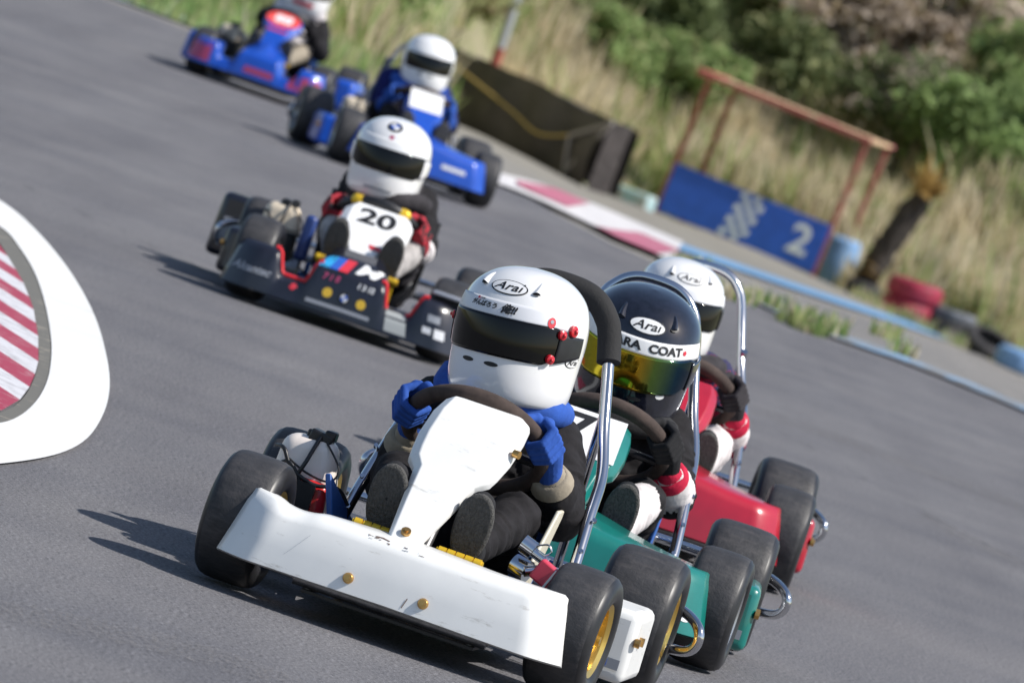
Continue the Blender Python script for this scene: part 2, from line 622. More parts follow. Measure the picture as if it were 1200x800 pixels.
def make_glove(side, phi, wrist, mt, parent, cuff=None):
    ph = phi if side > 0 else math.pi - phi
    P = rim(ph)
    Rr = (P - SWC).normalized()
    T = SWN.cross(Rr) * side
    if T.z < 0: T = -T
    caps = []
    F = lambda off, th, rad: P + T * off + (Rr * math.cos(th) + SWN * math.sin(th)) * rad
    for k, (off, L, rr_) in enumerate(((.0300, .95, .0084), (.0102, 1.0, .0088), (-.0098, .97, .0086), (-.0290, .85, .0075))):
        ths = [R(75), R(20), R(-45), R(-105), R(-105 - 75 * L)]
        rads = [.034, .034, .029, .027, .025]
        pts = [F(off * (1 - .08 * j), th, rd) for j, (th, rd) in enumerate(zip(ths, rads))]
        for j in range(4):
            caps.append((pts[j], pts[j + 1], rr_ * (1.12 - .06 * j), rr_ * (1.06 - .06 * j), 0))
    K = F(0, R(70), .033)
    W = Vector(wrist)
    Mid = K.lerp(W, .45)
    for off in (.022, 0, -.022):
        caps.append((F(off, R(68), .034), Mid + T * off * .7, .0135, .0150, 0))
    caps.append((Mid, W, .026, .024, 0))
    # thumb: from the side of the palm near its base, lying along the rim
    tb = Mid + T * .022
    t1 = F(.040, R(100), .030); t2 = F(.058, R(150), .022)
    caps += [(tb, t1, .0135, .012, 0), (t1, t2, .0115, .0095, 0)]
    g = remeshed('glove', caps, [mt], parent, .0021, 2, .0)
    return g

def make_shoe(side, parent, ped=True):
    x = side * .083
    heel, toe = V(x, .012, .185), V(x * 1.04, -.012, .305)
    caps = [(heel + V(0, .035, .0), V(x, .022, .25), .030, .035, 0), (V(x, .022, .25), toe + V(0, .026, -.012), .035, .026, 0), (heel + V(0, .035, .01), V(x, .085, .205), .032, .034, 0)]
    s = remeshed('shoe', caps, [SHOE], parent, .006, 3, .001)
    mb = MB()
    d = (toe - heel); L = d.length; d.normalize()
    out = []
    for k in range(28):
        a = 2 * math.pi * k / 28
        lx, ly = math.cos(a), math.sin(a)
        out.append((lx * (.036 + .006 * max(0, ly)) * (1 - .05 * ly), L / 2 + ly * (L / 2 + .008)))
    nrm = V(0, -1, -.2).normalized()
    mb.prism([(p[0], p[1]) for p in out], heel + V(0, -.012, 0), V(1, 0, 0), d, .018)
    mb.build('sole', SOLE, s, smooth=50, bevel=.006, seg=3)
    return s

def make_driver(cfg, loc, rz):
    set_sw(cfg)
    c = cfg
    M = c['cloth']            # materials: torso, upper arm, forearm, thigh, shin, cuff
    lx, ly = c.get('lean', (0, 0))
    phs = (R(14), R(24))
    caps = []
    hx0, hy0, hz0 = c.get('hpos', (0, .50, .575))
    bw = c.get('bw', 1.0)
    sh = [V(s * .118 * bw + lx, .545 + ly, .405) for s in (-1, 1)]
    # torso
    caps += [(V(-.045, .50, .15), V(.045, .50, .15), .105, .105, 0), (V(0, .53, .20), V(lx * .7, .55 + ly, .33), .115, .120, 0),
             (V(-.06 * bw + lx, .55 + ly, .36), V(.06 * bw + lx, .55 + ly, .36), .095 * bw, .095 * bw, 0), (sh[0] + V(.03, 0, 0), sh[1] - V(.03, 0, 0), .068, .068, 0),
             (V(lx, .545 + ly, .40), V(hx0, hy0 + .02, hz0 - .075), .052, .048, 0), (V(hx0, hy0 + .01, hz0 - .03), V(hx0, hy0 + .01, hz0 + .02), .064, .070, 0)]
    wr = []; cuffs = []
    for i, s in enumerate((-1, 1)):
        el = V((-.150 if s < 0 else .182) * bw + lx * .5, .47 if s < 0 else .45, .25 if s < 0 else .295)
        P = rim(phs[1] if s > 0 else math.pi - phs[0])
        w = P + V(.000 if s < 0 else .028, .075, -.055)
        wr.append(w)
        e2 = el.lerp(w, .80)
        caps += [(sh[i], sh[i].lerp(el, .55), .062, .053, 1), (sh[i].lerp(el, .55), el, .053, .049, 1), (el, el.lerp(w, .5), .049, .043, 2),
                 (el.lerp(w, .5), e2, .043, .034, 2), (e2, el.lerp(w, .96), .027, .026, 5)]
        cuffs.append((e2, el.lerp(w, .97)))
        an = V(s * .083, .085, .205); kn = V(s * .118, .30, .27); hp = V(s * .070, .50, .145)
        caps += [(an, an.lerp(kn, .5), .034, .039, 4), (an.lerp(kn, .5), kn, .039, .047, 4), (kn, hp, .049, .072, 3)]
    o = remeshed('person', caps, M, None, c.get('vox', .0046), 9, .0055)
    o.location = loc; o.rotation_euler = (0, 0, rz)
    for e2, e3 in cuffs:
        d = e3 - e2
        mb = MB(); mb.tube([e2 - d * .25, e2 - d * .2, e2 + d * .3, e3, e3 + d * .12], [.036, .0425, .0405, .0360, .031], 20)
        mb.build('cuff', M[5], o, smooth=60)
    for i, s in enumerate((-1, 1)):
        make_glove(s, phs[i], wr[i], c['glove'], o)
        make_shoe(s, o)
    if c.get('collar'):
        mb = MB()
        pts = []
        for k in range(28):
            a = 2 * math.pi * k / 28
            pts.append(V(lx + .112 * math.sin(a), .515 + ly - .112 * math.cos(a), c.get('colz', .470) - .012 * math.cos(a) + .010 * math.sin(2 * a)))
        mb.tube(pts, [.029 + .003 * math.sin(k * 1.7) for k in range(28)], 12, closed=True)
        mb.build('neck_collar', c['collar'], o, smooth=60)
    hx, hy, hz = c.get('hpos', (0, .50, .575))
    hr = c.get('hrot', (8, -4, -14))
    make_helmet(c['helmet'], o, (hx, hy, hz), (R(hr[0]), R(hr[1]), R(hr[2])), c.get('hscale', 1.03))
    tag(o, c['label'], 'person', 'kart drivers')
    return o

# ------------------------------------------------------------------ kart
def wheel(root, x, y, rad, w, steer, rimmat):
    mb = MB()
    sg = 1 if x > 0 else -1
    o = sg
    mb.lathe([(-.42 * w, .56 * rad), (-.46 * w, .58 * rad), (-.40 * w, .50 * rad), (.10 * w, .46 * rad), (.40 * w, .50 * rad), (.46 * w, .58 * rad), (.42 * w, .56 * rad)], (0, 0, 0), n=36)
    mb.lathe([(.18 * w * o, .47 * rad), (.22 * w * o, .40 * rad), (.16 * w * o, .30 * rad), (.30 * w * o, .18 * rad), (.32 * w * o, .0)], (0, 0, 0), n=36)
    mb.lathe([(.33 * w * o, .0), (.46 * w * o, .0), (.46 * w * o, .07 * rad), (.30 * w * o, .08 * rad)], (0, 0, 0), n=10)
    for k in range(4):
        a = k * math.pi / 2 + .4
        mb.tube([V(.22 * w * o, .3 * rad * math.cos(a), .3 * rad * math.sin(a)), V(.30 * w * o, .3 * rad * math.cos(a), .3 * rad * math.sin(a))], .008, 6)
    wh = mb.build('wheel', rimmat, root, smooth=40)
    wh.location = (x, y, rad)
    wh.rotation_euler = (0, 0, steer)
    mb = MB()
    P = [(-.43, .57), (-.49, .62), (-.515, .72), (-.51, .82), (-.475, .905), (-.41, .962), (-.32, .988), (-.18, .998), (0, 1.0), (.18, .998), (.32, .988), (.41, .962), (.475, .905), (.51, .82), (.515, .72), (.49, .62), (.43, .57)]
    mb.lathe([(a * w, r * rad) for a, r in P], (0, 0, 0), n=56)
    for fi, f in enumerate(mb.f):
        mb.mi[fi] = 1 if min(abs(mb.v[q][0]) for q in f) > .38 * w else 0
    mb.build('tyre', [TYRE, TYRES], wh, smooth=50)
    return wh

def panel_section(cfg, x):
    """points of the nose skin from its lower edge over the crest to the rear edge at this x"""
    u = x / cfg['hw']
    k = max(0, abs(u) - .78) / .22
    sw = .055 * k ** 1.6
    ztop = cfg['ztop'](x)
    zb = cfg.get('zb', .068) + .004 * (1 - abs(u))
    yf = -.205 + sw + .012 * u * u
    d = cfg['depth'](x)
    xx = lambda f: x * (1 - .09 * f)
    rise = cfg['rise'](x)
    return [V(xx(0), yf + .012, zb - .004), V(xx(0), yf, zb), V(xx(.35), yf + .006, zb + (ztop - zb) * .35), V(xx(.8), yf + .016, zb + (ztop - zb) * .82), V(xx(.92), yf + .022, ztop - .012),
            V(xx(1), yf + .032, ztop - .001), V(xx(1), yf + .046, ztop + .004), V(xx(1), yf + .046 + d * .5, ztop + .004 + rise * .5), V(xx(1), yf + .046 + d, ztop + .004 + rise)]

def nose_surf(cfg):
    def fn(u, v, off):
        e = .002
        def at(x, s):
            sec = panel_section(cfg, x)
            L = [0]
            for a, b in zip(sec[1:], sec[2:]): L.append(L[-1] + (b - a).length)
            s = min(max(s, 0), L[-1] - 1e-6)
            for i in range(len(L) - 1):
                if L[i + 1] >= s: break
            f = (s - L[i]) / max(1e-9, L[i + 1] - L[i])
            return sec[1 + i].lerp(sec[2 + i], f)
        n = (at(u + e, v) - at(u - e, v)).cross(at(u, v + e) - at(u, v - e))
        n = n.normalized() if n.length > 1e-12 else V(0, -1, 0)
        if n.y > 0 and n.z < 0.2: n = -n
        if n.z < -0.3: n = -n
        return at(u, v) + n * off
    return fn

def make_fairing(cfg, root, matl, bottom, top, widths, fold=.030, lip=.03):
    """folded shield rising from the nose to the top of the steering wheel; returns its plane map"""
    b, t = Vector(bottom), Vector(top)
    D = (t - b); L = D.length; D.normalize()
    X = V(1, 0, 0)
    N = X.cross(D).normalized()
    if N.y > 0: N = -N
    mb = MB()
    rows = []
    for f, w in widths:
        c = b + D * L * f
        lipb = max(0, f - .88) / .12
        back = -N * lip * lipb * 1.2
        fo = fold * (.55 + .45 * min(1, w / .08))
        rows.append([c + back - X * w - N * fo, c + back - X * w * .97 - N * fo * .5, c + back - X * w * .78, c + back - X * w * .3, c + back + X * w * .3, c + back + X * w * .78, c + back + X * w * .97 - N * fo * .5, c + back + X * w - N * fo])
    n = 8
    vs = [p for r_ in rows for p in r_]
    fs = [(j * n + i, j * n + i + 1, (j + 1) * n + i + 1, (j + 1) * n + i) for j in range(len(rows) - 1) for i in range(n - 1)]
    mb.add(vs, fs)
    o = mb.build('fairing', matl, root, smooth=28, recalc=False)
    m_ = o.modifiers.new('solid', 'SOLIDIFY'); m_.thickness = .006; m_.offset = 0
    bv = o.modifiers.new('bevel', 'BEVEL'); bv.width = .005; bv.segments = 3; bv.limit_method = 'ANGLE'; bv.angle_limit = R(25)
    return o, (lambda u, v, off: b + D * (L * .0 + v) + X * u + N * (off + .0035)), L

W_OLD = [(0, .024), (.03, .027), (.25, .044), (.455, .059), (.485, .070), (.51, .079), (.56, .084), (.66, .090), (.80, .090), (.90, .084), (.955, .070), (1.0, .046)]
W_BMW = [(0, .026), (.05, .030), (.16, .034), (.24, .044), (.32, .060), (.42, .084), (.52, .100), (.66, .108), (.80, .106), (.90, .092), (.96, .070), (1.0, .040)]
W_OVAL = [(0, .07), (.1, .07), (.35, .062), (.48, .072), (.6, .092), (.7, .100), (.82, .098), (.91, .084), (.97, .062), (1.0, .036)]

def make_engine(root, sx, shroud, box, cap=True):
    """small engine beside the seat: finned cylinder, shroud, air box with its cables"""
    e = MB()
    for k in range(6):
        e.box((sx, .36, .10 + k * .016), (.085, .10, .007))
    e.box((sx, .37, .12), (.05, .07, .12))
    e.tube([V(sx - .02, .30, .11), V(sx + .09, .30, .11)], .035, 16)
    e.tube(catmull([V(sx, .42, .13), V(sx - .03, .50, .12), V(sx - .05, .60, .10), V(sx - .05, .72, .10)]), .018, 12)
    eng = e.build('engine', STEEL, root, smooth=40, bevel=.002)
    mb = MB(); mb.box((sx + .002, .310, .165), (.130, .085, .10), taper=.86)
    mb.box((sx + .07, .32, .12), (.05, .05, .07))
    mb.build('engine_shroud', shroud, eng, bevel=.016, seg=3)
    mb = MB(); mb.box((sx - .002, .335, .238), (.130, .10, .108), Matrix.Rotation(R(-6), 3, 'Y'), taper=.78)
    mb.build('air_box', box, eng, bevel=.026, seg=5, smooth=60)
    mb = MB(); mb.box((sx + .010, .330, .292), (.045, .05, .026), Matrix.Rotation(R(8), 3, 'Y')); mb.box((sx + .026, .326, .302), (.022, .04, .02)); mb.box((sx - .012, .325, .294), (.014, .02, .02))
    mb.build('air_box_cap', BLKPL, eng, bevel=.004)
    mb = MB()
    mb.tube(catmull([V(sx + .01, .305, .295), V(sx + .004, .270, .25), V(sx - .004, .268, .20), V(sx + .03, .27, .15)]), .0042, 8)
    mb.tube(catmull([V(sx - .065, .30, .255), V(sx - .045, .272, .255), V(sx - .02, .268, .225), V(sx + .03, .266, .208), V(sx + .075, .275, .215), V(sx + .10, .30, .19)]), .0042, 8)
    mb.tube(catmull([V(sx + .025, .30, .29), V(sx + .065, .285, .25), V(sx + .055, .277, .222), V(sx + .01, .270, .225), V(sx - .03, .272, .24)]), .0022, 6)
    mb.tube(catmull([V(sx - .055, .29, .215), V(sx - .03, .268, .235), V(sx + .0, .268, .21), V(sx + .02, .27, .17), V(sx + .06, .28, .14), V(sx + .14, .30, .10)]), .0038, 8)
    mb.box((sx + .016, .268, .178), (.042, .02, .06))
    mb.build('cable_loom', BLKPL, eng, smooth=50)
    mb = MB()
    for k in range(3):
        mb.box((sx + .115 + .022 * k, .36, .10 + .01 * k), (.016, .03, .09 - .015 * k))
    mb.box((sx + .135, .35, .085), (.08, .05, .05))
    mb.build('carburettor', cfgblue, eng, bevel=.004)
    return eng

cfgblue = mat('blue_anodised', (.05, .13, .38), .35, metal=.5)

def make_kart(c):
    set_sw(c)
    rz = -R(c['yaw'])
    root = empty('racing_kart', (c['x'], c['y'], .004), rz)
    tag(root, c['label'], 'kart', 'racing karts on the track')
    # frame
    mb = MB()
    for s in (-1, 1):
        mb.tube(catmull([V(s * .16, -.10, .06), V(s * .17, .1, .055), V(s * .20, .35, .055), V(s * .20, .75, .07), V(s * .17, .90, .09)]), .014, 12)
        mb.tube([V(s * .16, 0, .075), V(s * .30, 0, .11)], .013, 10)
    for y in (-.10, .04, .62, .84):
        mb.tube([V(-.19, y, .06), V(.19, y, .06)], .013, 12)
    mb.tube([V(-.36, .74, .135), V(.36, .74, .135)], .013, 12)
    mb.tube([V(0, -.02, .07), SWC], .010, 12)
    mb.tube([V(-.33, .03, .105), V(.33, .03, .105)], .006, 8)
    fr = mb.build('frame', c.get('framemat', STEEL), root)
    mb = MB(); mb.box((0, .22, .042), (.34, .66, .006)); mb.build('floor_tray', BLKPL, root)  # tray coloured black to stand in for the shadow under the nose
    if c.get('sidefloor', True):
        mb = MB()
        for s in (1,):
            mb.prism([(0, 0), (.20, 0), (.25, .25), (.17, .25)], V(s * .172, .14, .06), V(0, 1, 0), V(.10 * s, 0, .995), .008)
        mb.build('seat_side_panel', CREAM, root, bevel=.003)
    # seat
    mb = MB()
    def seat(a, b):
        x = (a * 2 - 1)
        prof = [(.36, .085), (.46, .06), (.58, .075), (.64, .16), (.675, .28), (.70, .37)]
        q = b * (len(prof) - 1); i = min(int(q), len(prof) - 2); f = q - i
        y = prof[i][0] + (prof[i + 1][0] - prof[i][0]) * f; z = prof[i][1] + (prof[i + 1][1] - prof[i][1]) * f
        wd = .155 + .02 * b
        return V(x * wd, y - .09 * abs(x) ** 3 * min(1, b * 1.6), z + .10 * abs(x) ** 3 * (1 - b))
    mb.grid(seat, 18, 16)
    mb.build('seat', c.get('seatmat', SEATB), root, solid=.006, smooth=60)
    # wheels
    rm = c.get('rimmat', GOLD)
    st = -R(c.get('steer', 4))
    ft, rt_ = c.get('ft', .345), c.get('rt', .385)
    for s in (-1, 1):
        wheel(root, s * ft, 0, .125, .118, st, rm)
        wheel(root, s * rt_, .74, .135, .150, 0, rm)
    # steering wheel
    mb = MB()
    mb.tube([rim(2 * math.pi * k / 48) for k in range(48)], .0165, 12, closed=True)
    sw = mb.build('steering_wheel', c.get('swmat', SUEDE), root, smooth=60)
    mb = MB()
    for a in (R(-5), R(185), R(270)):
        mb.tube([SWC, rim(a)], .009, 8)
    mb.tube([SWC - SWN * .02, SWC + SWN * .012], .032, 16)
    mb.build('steering_hub', DARKST, sw)
    # nose
    n = 64
    cf = c['nose']
    fnose = nose_surf(cf)
    xs = [-cf['hw'] + 2 * cf['hw'] * i / n for i in range(n + 1)]
    secs = [panel_section(cf, x) for x in xs]
    mb = MB(); kk = len(secs[0])
    mb.add([p for sct in secs for p in sct], [(i * kk + j, i * kk + j + 1, (i + 1) * kk + j + 1, (i + 1) * kk + j) for i in range(n) for j in range(kk - 1)])
    ns = mb.build('nose_panel', c['body'], root, smooth=45)
    so = ns.modifiers.new('solid', 'SOLIDIFY'); so.thickness = .005; so.offset = -1
    if c.get('bolts'):
        for bx in (-.082, .068):
            p = fnose(bx, .028, .0); q = fnose(bx, .028, .006)
            d = q - p
            mb = MB(); mb.tube([p, p + d * .4, p + d], [.0105, .0105, .0075], 16); mb.tube([p + d, p + d * 1.5], .0045, 6)
            mb.build('nose_bolt', BRASS, ns)
    for nm, layers, cx, cy in c.get('nose_decals', []):
        decal(nm, layers, (lambda cx, cy: lambda u, v, o: fnose(cx + u, cy + v, o))(cx, cy), ns, off=.0012)
    if c.get('trim'):
        for x0, x1 in c['trim']:
            mb = MB()
            mb.tube([panel_section(cf, x0 + (x1 - x0) * k / 16)[6] + V(0, -.004, .001) for k in range(17)], .0065, 8)
            mb.build('nose_edge_trim', REDT, ns)
    # front bumper bar behind the nose, its dark colour imitating the shade there
    mb = MB(); mb.tube(catmull([V(-.20, -.06, .085), V(-.24, -.13, .09), V(-.18, -.165, .09), V(.18, -.165, .09), V(.24, -.13, .09), V(.20, -.06, .085)]), .010, 10)
    mb.build('front_bumper', DARKST, root)
    # fairing
    wf = c.get('fwidths', W_OLD)
    fo, fm, L = make_fairing(c, root, c.get('fairmat', c['body']), c.get('fb', (-.020, -.125, .184)), c.get('ftop', (.026, .20, .495)), wf, lip=c.get('lip', .045))
    if c.get('fbolt'):
        mb = MB(); p = fm(0, .028, 0); q = fm(0, .028, .006)
        mb.tube([p, q], .0095, 16); mb.tube([q, q + (q - p) * .5], .004, 6)
        mb.build('fairing_bolt', BRASS, fo)
        for sx_ in (1,):
            mb = MB(); p = fm(sx_ * .089, L * .70, -.010); mb.tube([p, p + V(.012 * sx_, -.004, 0)], .008, 12); mb.build('fairing_bolt', BRASS, fo)
    for nm, layers, fv in c.get('fair_decals', []):
        decal(nm, layers, lambda u, v, o: fm(u, v + L * fv, o), fo, off=.0012)
    # pedals
    pm = c.get('pedmat', YELL)
    for s in (-1, 1):
        mb = MB()
        for k in range(5):
            mb.tube([V(s * .083 - .042 + k * .0175, -.030, .186), V(s * .083 - .042 + k * .0175 + .0145, -.030, .186)], .0125, 12)
        mb.tube([V(s * .083 - .046, -.030, .186), V(s * .083 + .046, -.030, .186)], .0095, 10)
        mb.tube([V(s * .083 + s * .03, -.030, .186), V(s * .083 + s * .03, .01, .06)], .007, 8)
        mb.build('pedal', pm, root)
    # side boxes between the wheels
    if c.get('sidebox'):
        for s in (-1, 1):
            mb = MB(); mb.box((s * .362, .36, .110), (.115, .26, .140), taper=.94)
            sb = mb.build('side_box', c['sidebox'], root, bevel=.018, seg=3)
            for zz, yy in ((.125, .245), (.125, .31)):
                mb = MB(); mb.tube([V(s * .417, yy, zz), V(s * .427, yy, zz)], .009, 12); mb.build('side_box_bolt', BRASS, sb)
            if s > 0:
                mb = MB(); mb.box((.388, .2275, .075), (.030, .0015, .020)); mb.box((.376, .2268, .075), (.006, .0015, .014), mi=1); mb.build('side_box_sticker', [GREYINK, BLUEINK], sb, smooth=0)
    for s in (-1, 1):
        mb = MB()
        mb.tube([V(s * .19, .22, .06), V(s * .37, .24, .075), V(s * .37, .50, .075), V(s * .20, .52, .06)], .009, 8)
        mb.build('side_bar', CHROME, root)
    # rear bumper loop
    mb = MB()
    mb.tube(catmull([V(-.19, .80, .08), V(-.36, .855, .09), V(-.462, .81, .10), V(-.475, .79, .145), V(-.42, .86, .170), V(-.3, .93, .17), V(.3, .93, .17), V(.42, .86, .170), V(.475, .79, .145), V(.462, .81, .10), V(.36, .855, .09), V(.19, .80, .08)], 8), .0105, 12)
    mb.build('rear_bumper', CHROME, root)
    # roll bar
    if c.get('rollbar'):
        k_ = c.get('rbk', 1.0)
        pts = [V(-.225, .22, .065), V(-.223, .33, .19), V(-.208, .44, .31), V(-.196, .53, .385), V(-.163, .60, .47), V(-.125, .655, .59), V(-.106, .672, .645), V(-.092, .677, .668), V(-.066, .68, .692), V(-.030, .682, .704)]
        pts = [V(p.x * k_, p.y, p.z * c.get('rbz', 1.0)) for p in pts]
        pts = pts + [V(-p.x, p.y, p.z) for p in reversed(pts)]
        ro = c.get('rbo', 0.0)
        pts = [V(p.x + ro, p.y, p.z) for p in pts]
        P = catmull(pts, 6)
        mb = MB(); mb.tube(P, .0115, 14)
        for s in (-1, 1):
            a = V(s * .154 * k_ + ro, .61, .50)
            mb.tube([a, V(s * .16, .90, .10)], .0095, 10)
        rb = mb.build('roll_bar', c.get('rbmat', CHROME), root)
        if c.get('foam'):
            sub = [p for p in P if p.z > .585]
            mb = MB(); mb.tube(sub, .0235, 16)
            mb.build('roll_bar_padding', FOAM, rb)
        for s in (-1, 1):
            for z in (.12, .18, .24, .30):
                mb = MB()
                yy = .22 + (z - .065) / .245 * .22
                mb.tube([V(s * .222 * k_ + ro, yy - .007, z + .004), V(s * .222 * k_ + ro, yy - .014, z + .009)], .0045, 8)
                mb.build('roll_bar_bolt', CHROME, rb)
    if c.get('engine'):
        make_engine(root, c.get('engx', -.275), *c['engine'])
    if c.get('extras'):
        c['extras'](root, ns, fnose, fo, fm, L)
    return root

# nose crest heights
def z_white(x):
    u = x / .34
    z = .186
    if u < -.55:
        k = (-u - .55) / .45
        z += -.007 * math.sin(min(1, k * 1.6) * math.pi) + .008 * max(0, k - .5) * 2
    elif u > .5:
        z += .006 * (u - .5)
    return z
N_WHITE = dict(hw=.34, ztop=z_white, depth=lambda x: .075 * (1 - .55 * max(0, abs(x / .34) - .3)), rise=lambda x: .006 * max(0, 1 - abs(x) / .2))
N_PLAIN = dict(hw=.33, ztop=lambda x: .195 + .02 * math.exp(-(x / .15) ** 2), depth=lambda x: .12, rise=lambda x: .028 * max(0, 1 - abs(x) / .3))
def z_mod(x):
    a = abs(x)
    def ss(e0, e1, t):
        t = min(1, max(0, (t - e0) / (e1 - e0))); return t * t * (3 - 2 * t)
    return .178 - .072 * ss(.110, .140, a) + .070 * ss(.215, .250, a)
N_MOD = dict(hw=.375, zb=.040, ztop=z_mod, depth=lambda x: .11 if abs(x) < .12 else (.06 if abs(x) < .23 else .12), rise=lambda x: .055 * max(0, min(1, 2.2 - abs(x) / .06)))
N_FAR = dict(hw=.38, ztop=lambda x: z_mod(x) + .02, depth=lambda x: .18 if abs(x) < .14 else (.06 if abs(x) < .23 else .14), rise=lambda x: .09 * max(0, 1 - abs(x) / .16))

def white_extras(root, ns, fnose, fo, fm, L):
    mb = MB()
    rot = Matrix.Rotation(R(22), 3, 'Y')
    mb.box((.255, -.005, .205), (.070, .04, .042), rot)
    o = mb.build('fluid_reservoir', mat('pink_red_plastic', (.62, .05, .09), .4), root, bevel=.004)
    mb = MB(); mb.box((.255, -.0265, .205), (.004, .003, .041), rot); mb.box((.267, -.0265, .196), (.022, .003, .006), rot @ Matrix.Rotation(R(30), 3, 'Y'))
    mb.build('reservoir_mark', PLAINW, o, smooth=0)
    mb = MB()
    mb.tube([V(.180, .02, .250), V(.205, .02, .242)], .018, 16); mb.tube([V(.205, .02, .240), V(.236, .02, .230)], .010, 10)
    mb.tube([V(.175, .05, .205), V(.205, .04, .20)], .022, 16)
    mb.tube(catmull([V(.205, .015, .252), V(.228, .012, .262), V(.238, .012, .252), V(.228, .012, .242), V(.215, .015, .246)]), .0018, 6)
    mb.tube(catmull([V(.20, .02, .20), V(.24, .05, .215), V(.26, .2, .2), V(.25, .5, .15)]), .010, 10)
    mb.build('brake_linkage', CHROME, root)
    mb = MB(); mb.prism([(0, 0), (.30, 0), (.30, .05), (.0, .16)], V(-.16, .12, .10), V(0, 1, 0), V(-.35, 0, .94), .012)
    mb.build('blue_side_panel', SEATB, root, bevel=.003)
    # scuffs on the crest of the nose
    sc = []
    r2 = random.Random(3)
    for k in range(16):
        x = -.085 + r2.random() * .12; y = .002 + r2.random() * .008 - (x + .085) * .05
        sc.append((rect2(x, y, x + .002 + r2.random() * .007, y + .0007 + r2.random() * .0012, 1, 1), GREYINK if r2.random() < .5 else mat('scuff_brown', (.16, .11, .09), .8)))
    sc.append((([(-.070, .013), (-.036, .008), (-.034, .010), (-.050, .016)], [(0, 1, 2, 3)]), mat('scuff_brown', (.16, .11, .09), .8)))
    sc.append((rect2(.03, -.105, .032, -.085, 1, 1, .006), mat('scuff_brown', (.16, .11, .09), .8)))
    sc.append((rect2(-.215, -.08, -.2145, -.03, 1, 4, .03), GREYINK))
    for q_ in sc:
        decal('scuff_mark', [q_], lambda u, v, o: fnose(u, .112 + v, o), ns, off=.001)

def bmw_roundel(cx, cy, r):
    return [(ring2(cx, cy, 0, 0, r, r, 30, 3), INK), (ring2(cx, cy, 0, 0, r * .62, r * .62, 24, 2), PLAINW),
            (ring2(cx, cy, 0, 0, r * .60, r * .60, 8, 2, 0, math.pi / 2), BLUEINK), (ring2(cx, cy, 0, 0, r * .60, r * .60, 8, 2, math.pi, math.pi * 1.5), BLUEINK)]

def bmw_extras(root, ns, fnose, fo, fm, L):
    # rear pods behind the wheels
    for s in (-1, 1):
        mb = MB(); mb.box((s * .42, .90, .15), (.17, .08, .20), taper=.9)
        p = mb.build('rear_pod', BLACKP, root, bevel=.02, seg=3)
        mb = MB(); mb.box((s * .42, .858, .13), (.11, .004, .09), mi=0); mb.box((s * .40, .857, .11), (.04, .004, .05), mi=1)
        mb.build('pod_sticker', [GREYINK, PINKP], p, smooth=0)
    mb = MB(); mb.box((-.18, .14, .22), (.04, .05, .14), taper=.9)
    mb.build('blue_side_tank', mat('navy_plastic', (.02, .05, .20), .4), root, bevel=.012)
    mb = MB(); mb.box((.30, -.10, .202), (.12, .10, .012)); mb.build('silver_pod_top', mat('silver_film', (.45, .47, .52), .25, metal=.4), ns, bevel=.005)
    for s in (-1, 1):
        p = rim(R(62) if s > 0 else R(118))
        mb = MB(); mb.capsule(p + V(-.012, 0, .0), p + V(.012, 0, 0), .019, .019); mb.build('yellow_grip_tape', YELL, root)

def far_extras(root, ns, fnose, fo, fm, L):
    for s in (-1, 1):
        mb = MB(); mb.box((s * .40, .34, .13), (.14, .36, .16), taper=.85)
        p = mb.build('side_pod', BLUEP, root, bevel=.03, seg=3)

def blank(w, h, mt=PLAINW):
    o = []
    return (rect2(-w, -h, w, h, 6, 4), mt)

T_WHITE = dict(rbo=.030, x=-.044, y=16.72, ft=.325, rt=.352, yaw=7, body=WHITE, nose=N_WHITE, bolts=True, fbolt=True, rollbar=True, foam=True, sidebox=WHITE, engine=(REDENG, PINKW), pedmat=YELL, extras=white_extras, rimmat=GOLD, sidefloor=True,
    label='white kart with a plain white nose panel and black padded roll bar leading the pack', engx=-.292)
T_GREEN = dict(x=.238, y=18.5, ft=.325, rt=.35, yaw=1.5, body=GREEN, nose=N_PLAIN, rollbar=True, rbk=.97, rbz=1.0, bw=.92, sidebox=GREEN, engine=(BLKPL, BEIGE), pedmat=BLUPED, rimmat=RIMG, sidefloor=False,
    fair_decals=[('number_plate', [(rect2(-.060, -.078, .072, .058, 5, 5), PLAINW), (text2('7', .10, -.022, .004, .0, .003, 1.2), INK)], .74)],
    nose_decals=[('nose_sticker', [(ring2(0, 0, 0, 0, .014, .010, 18, 2), PLAINW), (rect2(-.008, -.002, .008, .002, 1, 1), GREYINK)], .285, .035)],
    label='green kart with a green nose panel and chrome roll bar just behind the white kart', swz=.362, ftop=(-.03, .20, .445), fb=(-.035, -.10, .20))
T_RED = dict(x=.435, y=21.6, swz=.365, ftop=(0, .20, .445), ft=.325, rt=.35, yaw=-2, body=REDP, nose=N_PLAIN, rollbar=True, rbk=.90, rbz=.95, bw=.95, sidebox=REDP, engine=(BLKPL, BEIGE), pedmat=YELL, rimmat=RIMG, sidefloor=False,
    label='red kart with a shiny red nose panel, third in line behind the green kart')
